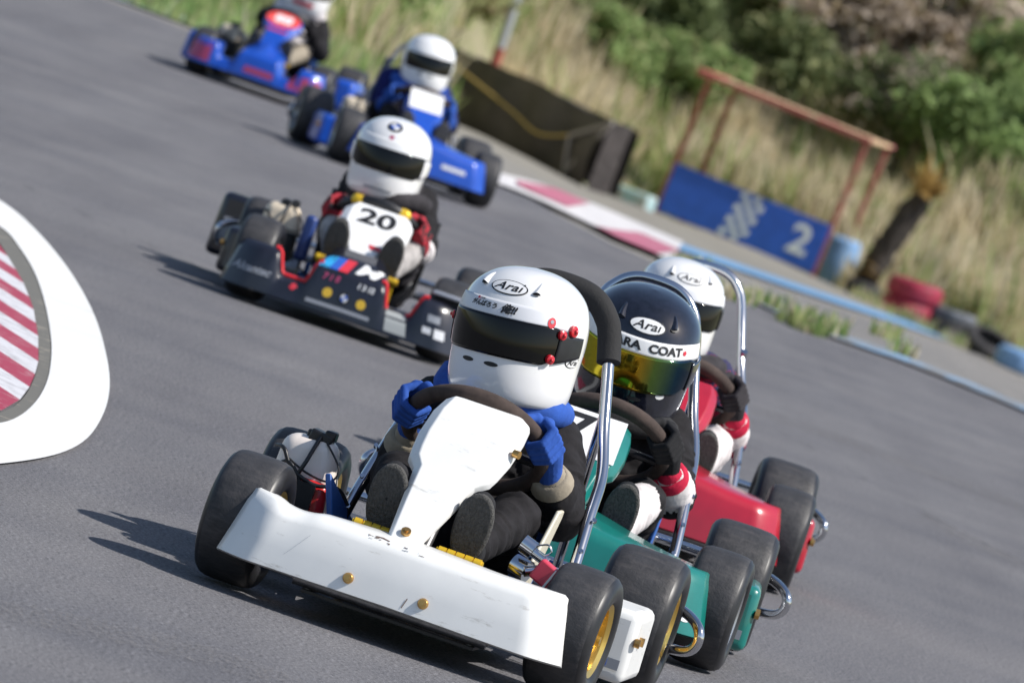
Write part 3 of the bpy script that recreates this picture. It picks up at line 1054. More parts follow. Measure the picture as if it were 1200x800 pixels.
T_BMW = dict(bw=.78, x=-.505, y=26.7, yaw=1.5, body=BLACKP, nose=N_MOD, engine=(BLKPL, BEIGE), fairmat=PLAINW, fwidths=W_BMW, rimmat=RIMG, ft=.298, rt=.34, sidebox=BLACKP, swmat=BLKPL, sidefloor=False, seatmat=BLKPL,
    trim=((-.262, -.100), (.100, .140), (.205, .262)), extras=bmw_extras, swz=.30, fb=(-.01, -.07, .185), ftop=(.012, .20, .398),
    fair_decals=[('race_number', [(text2('20', .092, .0, .0, .0, .003, 1.25), INK)], .71), ('fairing_red_mark', [(rect2(.02, -.010, .055, .010, 3, 2, -.01), REDINK)], .34)],
    nose_decals=[('stripe_emblem', [(rect2(-.112, -.038, -.078, .042, 2, 6, .018), CYANINK), (rect2(-.078, -.038, -.048, .042, 2, 6, .018), BLUEINK), (rect2(-.048, -.038, -.016, .042, 2, 6, .018), REDINK), (text2('M', .098, .042, .002, .3, .003, 1.0), PLAINW)], 0.0, .172),
                 ('crest', [(ring2(-.165, 0, 0, 0, .013, .016, 5, 2, ), REDINK)], 0.0, .050),
                 ('round_sticker', [(ring2(-.055, .0, 0, 0, .015, .015, 20, 2), YELINK)], 0.0, .060), ('round_sticker', [(ring2(.055, -.004, 0, 0, .015, .015, 20, 2), YELINK)], 0.0, .060),
                 ('roundel', bmw_roundel(0, -.002, .019), 0.0, .060),
                 ('small_lettering', [(text2('7 1 8', .026, -.06, .0, .2, .001), PINKP), (text2('1 3 12', .022, .055, .0, .2, .001), PLAINW)], 0.0, .105),
                 ('grey_lettering', [(rect2(-.11, -.005, .09, .006, 8, 1), GREYINK)], 0.0, .022),
                 ('side_lettering', [(text2('Alcantec', .034, .0, .0, .2, .001), GREYINK)], -.30, .060),
                 ('grey_patch', [(rect2(-.034, -.04, .034, .04, 3, 6), mat('grey_patch_film', (.34, .36, .36), .5))], .175, .048),
                 ('white_sticker', [(rect2(-.028, -.018, .012, .004, 3, 2), GREYINK)], .295, .095), ('white_sticker', [(rect2(-.04, -.045, -.012, -.026, 2, 2), STRIPG)], .295, .085), ('white_sticker', [(rect2(-.002, -.052, .030, -.024, 2, 2), STRIPG)], .295, .085)],
    label='black kart with a striped nose emblem and a white number 20 plate')
T_BLUE = dict(x=-.682, y=40.6, yaw=-11, body=BLUEP, nose=N_PLAIN, rollbar=True, rbk=1.0, rbz=.85, rbmat=STEEL, sidebox=BLUEP, engine=(BLKPL, BEIGE), rimmat=RIMG, sidefloor=False, ft=.33,
    fair_decals=[('number_plate', [(rect2(-.078, -.075, .078, .062, 5, 5), PLAINW)], .80)], ftop=(0, .20, .425), swz=.335,
    nose_decals=[('nose_lettering', [(rect2(-.06, -.009, .06, .010, 5, 2), STRIPG)], .16, .06)],
    label='blue kart with a blank white number plate, behind the black kart')
T_FAR = dict(x=-1.66, y=46.2, yaw=8, ft=.32, rt=.34, body=BLUEP, nose=N_FAR, engine=(BLKPL, BEIGE), fwidths=W_OVAL, rimmat=RIMG, steer=2, sidebox=BLUEP, swmat=BLKPL, sidefloor=False, extras=far_extras,
    fb=(0, -.03, .25), ftop=(0, .22, .450), swz=.36,
    fair_decals=[('number_oval', [(ring2(0, 0, 0, 0, .092, .060, 28, 3), mat('bright_red_ink', (.85, .08, .07), .5)), (text2('88', .082, .0, .0, .0, .004, 1.15), PLAINW)], .74), ('pink_band', [(rect2(-.06, -.012, .05, .012, 4, 2), PINKP)], .45)],
    nose_decals=[('pink_panel', [(rect2(-.09, -.045, .07, .035, 5, 4, .02), PINKP)], .275, .060), ('pink_panel', [(rect2(-.07, -.055, .05, .05, 5, 4, -.02), PINKP)], -.30, .070), ('pink_panel', [(rect2(-.08, -.016, .08, .016, 5, 2), PINKP)], .02, .040)],
    label='blue and pink kart with full bodywork and a red number oval, last and farthest away')

for tk in (T_WHITE, T_GREEN, T_RED, T_BMW, T_BLUE, T_FAR):
    make_kart(tk)

def drv(tk, **k):
    k['swz'] = tk.get('swz', .385); k['bw'] = tk.get('bw', 1.0); k['vox'] = .0046 if tk['y'] < 24 else .0065
    return make_driver(k, (tk['x'], tk['y'], .004), -R(tk['yaw']))

def jp_strip():
    return [(text2('がんばろう', .0125, -.012, .003, .1, .0005), INK), (text2('俺!!', .020, .042, .002, .25, .0010), INK), (text2('TEAM', .0045, -.018, .0135, .0, .0001), INK),
            (ring2(-.028, .0135, 0, 0, .003, .003, 12, 1), REDINK)]

drv(T_WHITE, cloth=[CB, CB, CB, CB, CB, CT], glove=CBL, collar=CBL, hrot=(4, -5, -18), hpos=(-.002, .48, .594), hscale=1.01,
    helmet=dict(knobs=True, decals=[(arai(), 2, .094, 'helmet_logo'), (jp_strip(), -8, .049, 'strip_lettering'),
                                    ([(ring2(0, 0, 0, 0, .009, .011, 14, 2), REDINK), (ring2(0, .002, 0, 0, .004, .004, 10, 1), GREYINK)], 52, .044, 'strip_badge'),
                                    (arai(s=.62), 88, -.028, 'side_logo')]),
    label='driver of the white kart in black overalls with blue gloves and a white helmet')
drv(T_GREEN, cloth=[CB, CB, CW, CB, CW, CR], glove=cloth('black_glove', (.016, .016, .018)), collar=FOAM, hrot=(15, -2, 2), hpos=(.006, .50, .560), hscale=1.06, colz=.415, lean=(.01, -.01),
    helmet=dict(black=True, visor=VISI, strip=PLAINW, plain_pivot=True, decals=[(arai(s=1.0), 2, .090, 'helmet_logo'), ([(text2('ARA  COAT', .024, .006, .001, .0, .0010, 1.18), INK)], 7, .050, 'strip_lettering'),
                         ([(ring2(0, 0, 0, 0, .006, .006, 5, 1), REDINK)], 47, .050, 'strip_badge'), ([(ring2(0, 0, 0, 0, .012, .007, 16, 2), PLAINW)], 33, -.044, 'visor_sticker')]),
    label='driver of the green kart with a black helmet and a gold mirrored visor')
drv(T_RED, cloth=[CPAT, CPAT, CW, CW, CW, CR], glove=CBG, collar=CBG, lean=(-.03, 0), hrot=(3, -3, 6), hpos=(-.06, .50, .560), hscale=.90, colz=.44,
    helmet=dict(decals=[(arai(), 0, .092, 'helmet_logo')], knobs=False), label='driver of the red kart in red and navy, white helmet half hidden')
drv(T_BMW, cloth=[CBG, CB, CB, CBG, cloth('light_grey_cloth', (.36, .34, .33)), CW], glove=mat('red_and_black_glove', (.40, .015, .03), .8, wear=((.015, .012, .014), 30, .50, .56)), collar=CBG, hrot=(2, -1, -3), hpos=(-.03, .48, .515), hscale=.97, colz=.41, lean=(.0, -.02),
    helmet=dict(strip=HELW, plain_pivot=True, vents=False, chin=False, decals=[(bmw_roundel(0, 0, .024), -4, .108, 'helmet_roundel'), ([(rect2(-.006, -.009, .006, .009, 2, 2), PINKP)], -2, .072, 'forehead_mark'), ([(rect2(-.05, -.004, .05, .004, 8, 1), GREYINK)], 0, -.098, 'chin_lettering')]),
    label='driver of the black kart in a white helmet with a blue roundel')
drv(T_BLUE, cloth=[CBD, CBD, CB, CB, CB, CBL], glove=CBL, collar=CBL, hrot=(1, -2, -6), hpos=(.01, .50, .540), hscale=.97, colz=.43,
    helmet=dict(strip=HELW, plain_pivot=True, vents=False, decals=[]), label='driver of the blue kart in dark blue overalls and a plain white helmet')
drv(T_FAR, cloth=[CW, CB, CB, CB, CT, CB], glove=CB, collar=CW, hrot=(6, 0, 14), hpos=(.02, .50, .61), hscale=1.05,
    helmet=dict(strip=mat('orange_red_film', (.62, .10, .02), .4), visor=VISD, vents=False, plain_pivot=True, decals=[([(rect2(-.07, -.012, .05, .012, 8, 2), REDINK)], -8, -.085, 'chin_band')]), label='driver of the farthest kart, cut off by the top of the picture')

# ------------------------------------------------------------------ the ground
EDGE_PX = [(60, -30), (120, -2), (200, 27), (330, 85), (480, 152), (575, 205), (680, 268), (760, 306), (850, 340), (905, 365), (965, 393), (1061, 425), (1200, 482), (1300, 528)]
EDGE = sorted([(p.x, p.y) for p in (flat(*q) for q in EDGE_PX)])
EDGE = [(-40, 120), (-12, 84)] + EDGE + [(5.5, 22), (9, 5), (14, -30)]
EX = [e[0] for e in EDGE]; EY = [e[1] for e in EDGE]
SLOPE = .024
# foot of the vegetation, and the bank behind it
def yedge(x): return float(np.interp(x, EX, EY))
def zfall(x, y): return -SLOPE * max(0.0, y - yedge(x) - .4)
def hit(px, py, lift=0.0):
    d = ray(px, py)
    t = 20.0
    for _ in range(200):
        p = EYE + d * t
        e = p.z - zfall(p.x, p.y) - lift
        if abs(e) < 1e-4: break
        t += e / max(1e-4, -d.z) * .6
    return EYE + d * t
def sstep(e0, e1, t):
    t = min(1, max(0, (t - e0) / (e1 - e0)))
    return t * t * (3 - 2 * t)
def yveg(x):
    """depth at which the grass begins beyond the track"""
    k = sstep(-1.9, -1.1, x)
    return (yedge(x) + 3.0) * (1 - k) + 96.5 * k
def ybank(x):
    k = sstep(-2.6, -1.0, x)
    return (yedge(x) + 9.0) * (1 - k) + (103.0 + 1.2 * math.sin(x * .9)) * k
def zground(x, y):
    b = ybank(x)
    z = zfall(x, min(y, b))
    if y > b:
        z += min((y - b) * .42, 7.5) * (1 + .12 * mnoise.noise(V(x * .35, y * .3, 3))) + .15 * mnoise.noise(V(x * .9, y * .9, 1))
    return z
def at(px, py, y):
    """the point of the ground at depth y under this pixel"""
    d = ray(px, py); q = EYE + d * (y / d.y)
    return V(q.x, y, zfall(q.x, y))

def asphalt(name, base, tint=1.0, fine=1.0):
    mt, t, b = nt(name)
    n1 = tex(t, 'ShaderNodeTexNoise', 110, 3, .8)
    n2 = tex(t, 'ShaderNodeTexNoise', 1.3, 5, .6)
    n3 = tex(t, 'ShaderNodeTexVoronoi', 210)
    lo = tuple(x * .35 for x in base); hi = tuple(x * 1.75 for x in base)
    c1 = ramp(t, n1.outputs[0], [(.33, lo), (.5, base), (.68, hi)]).outputs[0]
    c2 = ramp(t, n2.outputs[0], [(.3, (.84, .84, .86)), (.7, (1.12, 1.10, 1.07))]).outputs[0]
    mm = t.nodes.new('ShaderNodeMix'); mm.data_type = 'RGBA'; mm.blend_type = 'MULTIPLY'; mm.inputs[0].default_value = 1
    t.links.new(c1, mm.inputs[6]); t.links.new(c2, mm.inputs[7])
    n5 = tex(t, 'ShaderNodeTexNoise', 1.0, 5, .6, stretch=(2.2, .22, 1))
    c5 = ramp(t, n5.outputs[0], [(.35, (.86, .86, .87)), (.62, (1.06, 1.06, 1.05))]).outputs[0]
    m5 = t.nodes.new('ShaderNodeMix'); m5.data_type = 'RGBA'; m5.blend_type = 'MULTIPLY'; m5.inputs[0].default_value = 1
    t.links.new(mm.outputs[2], m5.inputs[6]); t.links.new(c5, m5.inputs[7]); mm = m5
    f = ramp(t, n3.outputs['Distance'], [(.05, (1, 1, 1)), (.16, (0, 0, 0))]).outputs[0]
    n4 = tex(t, 'ShaderNodeTexNoise', 45, 2, .5)
    f2 = ramp(t, n4.outputs[0], [(.56, (0, 0, 0)), (.70, (.8, .8, .8))]).outputs[0]
    mu = t.nodes.new('ShaderNodeMath'); mu.operation = 'MULTIPLY'
    t.links.new(f, mu.inputs[0]); t.links.new(f2, mu.inputs[1])
    cc = mix(t, mu.outputs[0], mm.outputs[2], tuple(x * 2.3 for x in (base[0], base[1] * .97, base[2] * .9)))
    t.links.new(cc, b.inputs['Base Color'])
    b.inputs['Roughness'].default_value = .88
    b.inputs['Specular IOR Level'].default_value = .25
    bump(t, b, n1.outputs[0], .9, .004)
    return mt
ASPH = asphalt('track_asphalt', (.142, .141, .151))
ASPH2 = asphalt('worn_light_asphalt', (.205, .198, .19))
ASPH3 = asphalt('dark_joint_asphalt', (.126, .126, .140))
def ground_mat():
    mt, t, b = nt('dry_ground')
    n1 = tex(t, 'ShaderNodeTexNoise', .9, 6, .65)
    n2 = tex(t, 'ShaderNodeTexNoise', 7, 4, .7)
    c1 = ramp(t, n1.outputs[0], [(.35, (.16, .20, .075)), (.5, (.24, .235, .12)), (.65, (.30, .26, .17))]).outputs[0]
    c2 = ramp(t, n2.outputs[0], [(.3, (.7, .7, .7)), (.7, (1.15, 1.15, 1.15))]).outputs[0]
    mm = t.nodes.new('ShaderNodeMix'); mm.data_type = 'RGBA'; mm.blend_type = 'MULTIPLY'; mm.inputs[0].default_value = 1
    t.links.new(c1, mm.inputs[6]); t.links.new(c2, mm.inputs[7])
    t.links.new(mm.outputs[2], b.inputs['Base Color'])
    b.inputs['Roughness'].default_value = .95
    return mt
VERGE = mat('dusty_verge', (.185, .175, .160), .92, wear=((.26, .24, .20), .8, .45, .65), vary=(6, .15))

def xy_grid(name, xs, ys, zf, mt, kind='structure'):
    mb = MB()
    w = len(xs)
    mb.add([V(x, y, zf(x, y)) for y in ys for x in xs], [(j * w + i, j * w + i + 1, (j + 1) * w + i + 1, (j + 1) * w + i) for j in range(len(ys) - 1) for i in range(w - 1)])
    return tag(mb.build(name, mt, None, smooth=80, recalc=False), kind=kind)
xs = [-1500, -400, -120, -60, -40, -30] + [-24 + i * .5 for i in range(97)] + [30, 40, 60, 120, 400, 1500]
ys = [-300, -60, -10, 10] + [16 + i * 1.0 for i in range(140)] + [165, 190, 240, 400, 1500]
xy_grid('ground', xs, ys, lambda x, y: zground(max(-24, min(24, x)), y) - .05, ground_mat())
# track
def sheet(name, outline, z, mt, parent=None, kind='structure'):
    mb = MB(); mb.add([V(p[0], p[1], z) for p in outline], [tuple(range(len(outline)))])
    o = mb.build(name, mt, parent, smooth=0, recalc=False)
    if o.data.polygons[0].normal.z < 0:
        o.data.flip_normals()
    if kind: tag(o, kind=kind)
    return o
mb = MB()
ex = [-24, -16, -12] + [-9 + i * .3 for i in range(60)] + [9.5, 11, 13]
prev = None
for x in ex:
    pass
vs, fs = [], []
for i, x in enumerate(ex):
    ye = yedge(x)
    for j in range(9):
        f = (j / 8) ** .8
        vs.append(V(x, -20 + (ye + 20) * f, 0.0))
for i in range(len(ex) - 1):
    for j in range(8):
        a = i * 9 + j
        fs.append((a, a + 9, a + 10, a + 1))
mb.add(vs, fs)
tag(mb.build('race_track', ASPH, None, smooth=0, recalc=True), kind='structure')
# verge beside the track, between its edge and the vegetation
def strip(name, fa, fb, n, x0, x1, lift, mt, rows=6, kind='structure'):
    mb = MB()
    vs, fs = [], []
    for i in range(n + 1):
        x = x0 + (x1 - x0) * i / n
        a, b_ = fa(x), fb(x)
        for j in range(rows + 1):
            y = a + (b_ - a) * j / rows
            vs.append(V(x, y, zfall(x, y) + lift))
    k = rows + 1
    for i in range(n):
        for j in range(rows):
            fs.append((i * k + j, (i + 1) * k + j, (i + 1) * k + j + 1, i * k + j + 1))
    mb.add(vs, fs)
    return tag(mb.build(name, mt, None, smooth=80, recalc=False), kind=kind)
strip('verge', lambda x: yedge(x) + .002, lambda x: yveg(x) + 1.5 + .8 * mnoise.noise(V(x * 1.3, 0, 5)), 120, -6, 7.5, -.004, VERGE, 10)

def px_poly(name, top, bot, lift, mt, per=6, kind='structure', parent=None, onflat=False):
    """ribbon between two pixel polylines, laid on the ground"""
    g = (lambda a, b: flat(a, b)) if onflat else (lambda a, b: hit(a, b))
    def res(pl, n):
        if len(pl) > 4: pl = [(q.x, q.y) for q in catmull([V(u_, v_, 0) for u_, v_ in pl], 5)]
        L = [0]
        for a, b in zip(pl, pl[1:]): L.append(L[-1] + math.hypot(b[0] - a[0], b[1] - a[1]))
        out = []
        for k in range(n + 1):
            s = L[-1] * k / n
            i = 0
            while i < len(L) - 2 and L[i + 1] < s: i += 1
            f = (s - L[i]) / max(1e-9, L[i + 1] - L[i])
            out.append((pl[i][0] + (pl[i + 1][0] - pl[i][0]) * f, pl[i][1] + (pl[i + 1][1] - pl[i][1]) * f))
        return out
    n = per * (len(top) - 1)
    A, B = res(top, n), res(bot, n)
    mb = MB(); vs, fs = [], []
    for a, b in zip(A, B):
        for j in range(4):
            q = g(a[0] + (b[0] - a[0]) * j / 3, a[1] + (b[1] - a[1]) * j / 3)
            vs.append(V(q.x, q.y, (0 if onflat else zfall(q.x, q.y)) + lift))
    for i in range(n):
        for j in range(3):
            fs.append((i * 4 + j, (i + 1) * 4 + j, (i + 1) * 4 + j + 1, i * 4 + j + 1))
    mb.add(vs, fs)
    o = mb.build(name, mt, parent, smooth=0, recalc=False)
    if o.data.polygons[0].normal.z < 0: o.data.flip_normals()
    if kind: tag(o, kind=kind)
    return o
PAINTB = mat('faded_blue_paint', (.13, .30, .52), .7, wear=((.20, .20, .20), 5, .52, .64))
PAINTB2 = mat('worn_blue_paint', (.20, .34, .50), .7, wear=((.19, .18, .17), 3.5, .44, .54))
PAINTW = mat('white_road_paint', (.70, .70, .685), .7, wear=((.52, .51, .49), 2.2, .60, .78), vary=(1.5, .04))
PAINTW2 = mat('dusty_white_paint', (.62, .60, .60), .75, wear=((.34, .33, .33), 3, .5, .66))
PAINTR = mat('faded_red_paint', (.40, .11, .17), .75, wear=((.5, .36, .38), 3, .55, .7))
px_poly('outer_kerb_line', [(775, 279), (933, 334), (1060, 376), (1210, 425), (1330, 465)], [(772, 286), (933, 341), (1060, 383), (1210, 433), (1330, 474)], .010, PAINTB)
px_poly('kerb_strip', [(775, 289), (933, 345), (1060, 388), (1210, 438), (1330, 479)], [(772, 306), (905, 362), (1061, 421), (1210, 482), (1330, 534)], .006, ASPH2)
px_poly('track_edge_line', [(885, 352), (965, 387), (1061, 420), (1210, 481), (1330, 532)], [(885, 357), (965, 394), (1061, 427), (1210, 488), (1330, 541)], .012, PAINTB2)
px_poly('far_edge_line', [(95, -20), (215, 22), (330, 68)], [(95, -14), (215, 29), (330, 78)], .012, PAINTB2)
RKT = [(574, 203), (630, 217), (690, 239), (745, 262), (800, 286)]; RKB = [(572, 214), (624, 234), (680, 260), (732, 285), (784, 307)]
px_poly('painted_kerb', RKT, RKB, .014, PAINTW2)
px_poly('painted_kerb_red', [(604, 215), (650, 224), (690, 241)], [(606, 221), (640, 236), (664, 246)], .020, PAINTR)
px_poly('painted_kerb_red', [(708, 272), (750, 276), (796, 297)], [(694, 267), (722, 282), (768, 301)], .020, PAINTR)
# apex kerb at the left
WO = [(-160, 160), (-60, 205), (0, 237), (40, 270), (80, 318), (110, 372), (125, 425), (127, 462), (118, 492), (98, 519), (62, 536), (0, 546), (-60, 548), (-160, 540)]
WI = [(-160, 200), (-60, 238), (0, 268), (22, 292), (40, 322), (52, 358), (59, 398), (59, 425), (54, 450), (42, 472), (22, 490), (-4, 499), (-60, 505), (-160, 505)]
px_poly('apex_white_band', WO, WI, .006, PAINTW, per=8, onflat=True)
GO = WI
GI = [(-160, 225), (-60, 250), (-8, 280), (10, 305), (26, 332), (38, 362), (44, 398), (44, 428), (38, 448), (28, 466), (12, 480), (-12, 488), (-60, 494), (-160, 494)]
px_poly('apex_gutter', GO, GI, .004, mat('grey_kerb_concrete', (.13, .125, .11), .85, wear=((.34, .30, .24), 12, .57, .68)), per=8, onflat=True)
# red and white sawtooth kerb, gently domed
mbR = [MB(), MB()]
ctr = flat(-230, 395)
def giat(f):
    pl = GI; L = [0]
    for a, b in zip(pl, pl[1:]): L.append(L[-1] + math.hypot(b[0] - a[0], b[1] - a[1]))
    s = L[-1] * f; i = 0
    while i < len(L) - 2 and L[i + 1] < s: i += 1
    g = (s - L[i]) / (L[i + 1] - L[i])
    return flat(pl[i][0] + (pl[i + 1][0] - pl[i][0]) * g, pl[i][1] + (pl[i + 1][1] - pl[i][1]) * g)
KR = mat('kerb_red_paint', (.30, .03, .065), .7, wear=((.42, .26, .28), 20, .54, .70)); KW = mat('kerb_white_paint', (.55, .55, .58), .7, wear=((.33, .32, .34), 18, .48, .66))
kt = empty('apex_kerb', (0, 0, 0)); tag(kt, kind='structure')
# stripes run almost level from the kerb rim inward (to the left)
y_rows = [286, 303, 318, 334, 350, 365, 381, 396, 411, 426, 441, 456, 471, 484]
def rim_x(py):
    pts = [(b, a) for a, b in GI[2:-2]]
    return float(np.interp(py, [p[0] for p in pts], [p[1] for p in pts]))
def rowpt(i, f):
    """f=0 at the rim, 1 far to the left; stripes drop toward the rim along the roll of the picture"""
    y0 = y_rows[i]
    x0 = rim_x(y0)
    return (x0 - 170 * f, y0 - 170 * f * .50)
for i in range(len(y_rows) - 1):
    mb = MB(); vs = []
    for j in range(9):
        f = j / 8
        for q in (i, i + 1):
            a = rowpt(q, f)
            p = flat(a[0], a[1])
            vs.append(V(p.x, p.y, .006 + .03 * min(1, f * 1.5)))
    mb.add(vs, [(2 * j, 2 * j + 1, 2 * j + 3, 2 * j + 2) for j in range(8)])
    o = mb.build('kerb_stripe', KR if i % 2 == 0 else KW, kt, smooth=0, recalc=False)
    if o.data.polygons[0].normal.z < 0: o.data.flip_normals()
# tar joints and worn lines on the track
def tline(px, wpx, mt, nm='tar_joint'):
    px_poly(nm, [(a, b - wpx / 2) for a, b in px], [(a, b + wpx / 2) for a, b in px], .004, mt, onflat=True)
def speckle(name, col, lo, hi, scale):
    mt, t, b = nt(name)
    n = tex(t, 'ShaderNodeTexNoise', scale, 3, .7)
    f = ramp(t, n.outputs[0], [(lo, (0, 0, 0)), (hi, (1, 1, 1))])
    b.inputs['Base Color'].default_value = c4(col); b.inputs['Roughness'].default_value = .9
    t.links.new(f.outputs[0], b.inputs['Alpha'])
    return mt
GRIT = speckle('pale_grit', (.215, .20, .185), .52, .80, 75)
JOINT = speckle('faint_tar', (.10, .10, .11), .45, .75, 6)
tline([(700, 425), (850, 480), (960, 530), (1060, 590), (1210, 665)], 1.2, JOINT)
tline([(0, 205), (120, 262), (300, 345)], 1.2, JOINT)
tline([(-20, 712), (120, 740), (230, 766), (330, 800), (380, 825)], 24, GRIT, 'loose_grit')
tline([(1080, 600), (1130, 630), (1210, 668)], 12, GRIT, 'loose_grit')
tline([(880, 480), (1000, 520), (1210, 600)], 10, GRIT, 'loose_grit')

# ------------------------------------------------------------------ vegetation
def leafmat(name, col, rough=.7):
    mt, t, b = nt(name)
    n = tex(t, 'ShaderNodeTexNoise', 1.1, 4)
    r = ramp(t, n.outputs[0], [(.3, tuple(x * .7 for x in col)), (.7, tuple(min(1, x * 1.3) for x in col))])
    t.links.new(r.outputs[0], b.inputs['Base Color'])
    b.inputs['Roughness'].default_value = rough
    b.inputs['Specular IOR Level'].default_value = .15
    tr = t.nodes.new('ShaderNodeBsdfTranslucent'); t.links.new(r.outputs[0], tr.inputs[0])
    mx = t.nodes.new('ShaderNodeMixShader'); mx.inputs[0].default_value = .42
    t.links.new(b.outputs[0], mx.inputs[1]); t.links.new(tr.outputs[0], mx.inputs[2])
    out = [q for q in t.nodes if q.type == 'OUTPUT_MATERIAL'][0]
    t.links.new(mx.outputs[0], out.inputs[0])
    return mt
G_TAN = leafmat('dry_reed', (.58, .50, .34)); G_TAN2 = leafmat('pale_reed_plume', (.70, .62, .47)); G_OLV = leafmat('olive_grass', (.38, .41, .18)); G_GRN = leafmat('green_grass', (.27, .39, .13))

def blades(name, spots, mats, seed):
    """spots: (x, y, z, height, blades, spread, lean, [weights])"""
    rs = np.random.RandomState(seed)
    allv, allf, allm = [], [], []
    base = 0
    for (x, y, z, h, nb, sp, wts) in spots:
        a = rs.rand(nb) * 2 * np.pi
        r = np.sqrt(rs.rand(nb)) * sp
        bx, by = x + r * np.cos(a), y + r * np.sin(a)
        hh = h * (.55 + .6 * rs.rand(nb))
        ln = rs.rand(nb) * .42 * hh
        la = rs.rand(nb) * 2 * np.pi
        lx, ly = ln * np.cos(la), ln * np.sin(la)
        w = (.008 + .012 * rs.rand(nb)) * (.6 + h)
        fa = rs.rand(nb) * np.pi
        wx, wy = w * np.cos(fa), w * np.sin(fa)
        mi = rs.choice(len(mats), nb, p=wts)
        rows = []
        for t, ww in ((0, 1), (.45, .9), (.8, .55), (1.0, .08)):
            cx, cy, cz = bx + lx * t * t, by + ly * t * t, z + hh * t * (1 - .12 * t * ln / hh)
            rows.append(np.stack([cx - wx * ww, cy - wy * ww, cz], -1)); rows.append(np.stack([cx + wx * ww, cy + wy * ww, cz], -1))
        v = np.stack(rows, 1).reshape(-1, 3)
        k = np.arange(nb)[:, None] * 8
        f = np.stack([np.stack([k[:, 0] + q, k[:, 0] + q + 1, k[:, 0] + q + 3, k[:, 0] + q + 2], -1) for q in (0, 2, 4)], 1).reshape(-1, 4) + base
        allv.append(v); allf.append(f); allm.append(np.repeat(mi, 3)); base += nb * 8
    return np_mesh(name, np.concatenate(allv), np.concatenate(allf), np.concatenate(allm), mats)

def np_mesh(name, v, f, mi, mats, parent=None):
    me = bpy.data.meshes.new(name)
    me.vertices.add(len(v)); me.vertices.foreach_set('co', v.astype(np.float32).ravel())
    me.loops.add(f.size); me.loops.foreach_set('vertex_index', f.astype(np.int32).ravel())
    me.polygons.add(len(f)); me.polygons.foreach_set('loop_start', np.arange(0, f.size, f.shape[1], dtype=np.int32))
    for x in mats: me.materials.append(x)
    me.polygons.foreach_set('material_index', mi.astype(np.int32))
    me.update(calc_edges=True)
    o = bpy.data.objects.new(name, me); COL.objects.link(o)
    if parent is not None: o.parent = parent
    return o

rg = random.Random(11)
spots = []
def place_grass(x, y):
    if abs(x) > y / 10540 * 720 + 1.8: return
    lev = x / y * FOC
    if y < 96 and lev > -178: return
    if y < 101.2 and .75 < x < 3.3: return
    if y < 98.2 and 3.2 < x < 4.6: return
    if 86 < y < 89.5 and x > -1.9: return
    y0 = yveg(x)
    n = mnoise.noise(V(x * .8, y * .16, 7)) + .5 * mnoise.noise(V(x * 2.1, y * .5, 2))
    dist = y - y0
    left = lev < -178 and y < 84
    green = (.76 + n * .7) if left else (.36 + n * .95 + (.15 if dist > 10 else 0))
    green = min(.95, max(.03, green))
    edge_short = min(1, .30 + dist / 4)
    h = (.28 + .30 * rg.random() if green > .5 else .55 + .65 * rg.random()) * edge_short * (.7 if left else 1.0)
    if 94 < y < 99: h *= .55
    if dist > 8 and not left: h *= .6
    w = np.array([(1 - green) * .62, (1 - green) * .38, green * .5, green * .5]); w /= w.sum()
    spots.append((x, y, zground(x, y) - .06, h, 26, .16 + .12 * rg.random(), w))
for k in range(5200):
    x = rg.uniform(-8.5, 9)
    y0 = yveg(x)
    place_grass(x, y0 + .4 + rg.random() ** 1.1 * (117 - y0))
for k in range(2400):
    x = rg.uniform(-2.5, 9)
    place_grass(x, rg.uniform(96.5, 116))
for k in range(4200):
    x = rg.uniform(-6, -.9)
    place_grass(x, yveg(x) + .3 + rg.random() * 28)
tag(blades('reed_grass', spots, [G_TAN, G_TAN2, G_OLV, G_GRN], 5), 'tall dry reed grass mixed with green on the bank behind the track', 'grass', kind='stuff')
# weeds along the kerb
wsp = []
for k in range(38):
    f = rg.random()
    px = 790 + 190 * f; py = 318 + 76 * f + rg.uniform(-6, 10)
    if rg.random() < .3: px, py = rg.choice([(1050, 416), (1035, 396), (950, 372), (820, 330)]); px += rg.uniform(-8, 8); py += rg.uniform(-3, 3)
    p = hit(px, py)
    wsp.append((p.x, p.y, p.z - .01, .05 + .07 * rg.random(), 22, .07, np.array([.15, .1, .35, .4])))
for k in range(160):
    x = rg.uniform(-1.2, 5)
    if .7 < x < 3.3: continue
    y = 96.5 + rg.uniform(-6, 1.5) * (1 if x > .8 else .3)
    wsp.append((x, y, zfall(x, y) - .02, .10 + .10 * rg.random(), 24, .16, np.array([.25, .1, .4, .25])))
tag(blades('weeds', wsp, [G_TAN, G_TAN2, G_OLV, G_GRN], 9), 'low weeds growing along the kerb and verge', 'weeds', kind='stuff')

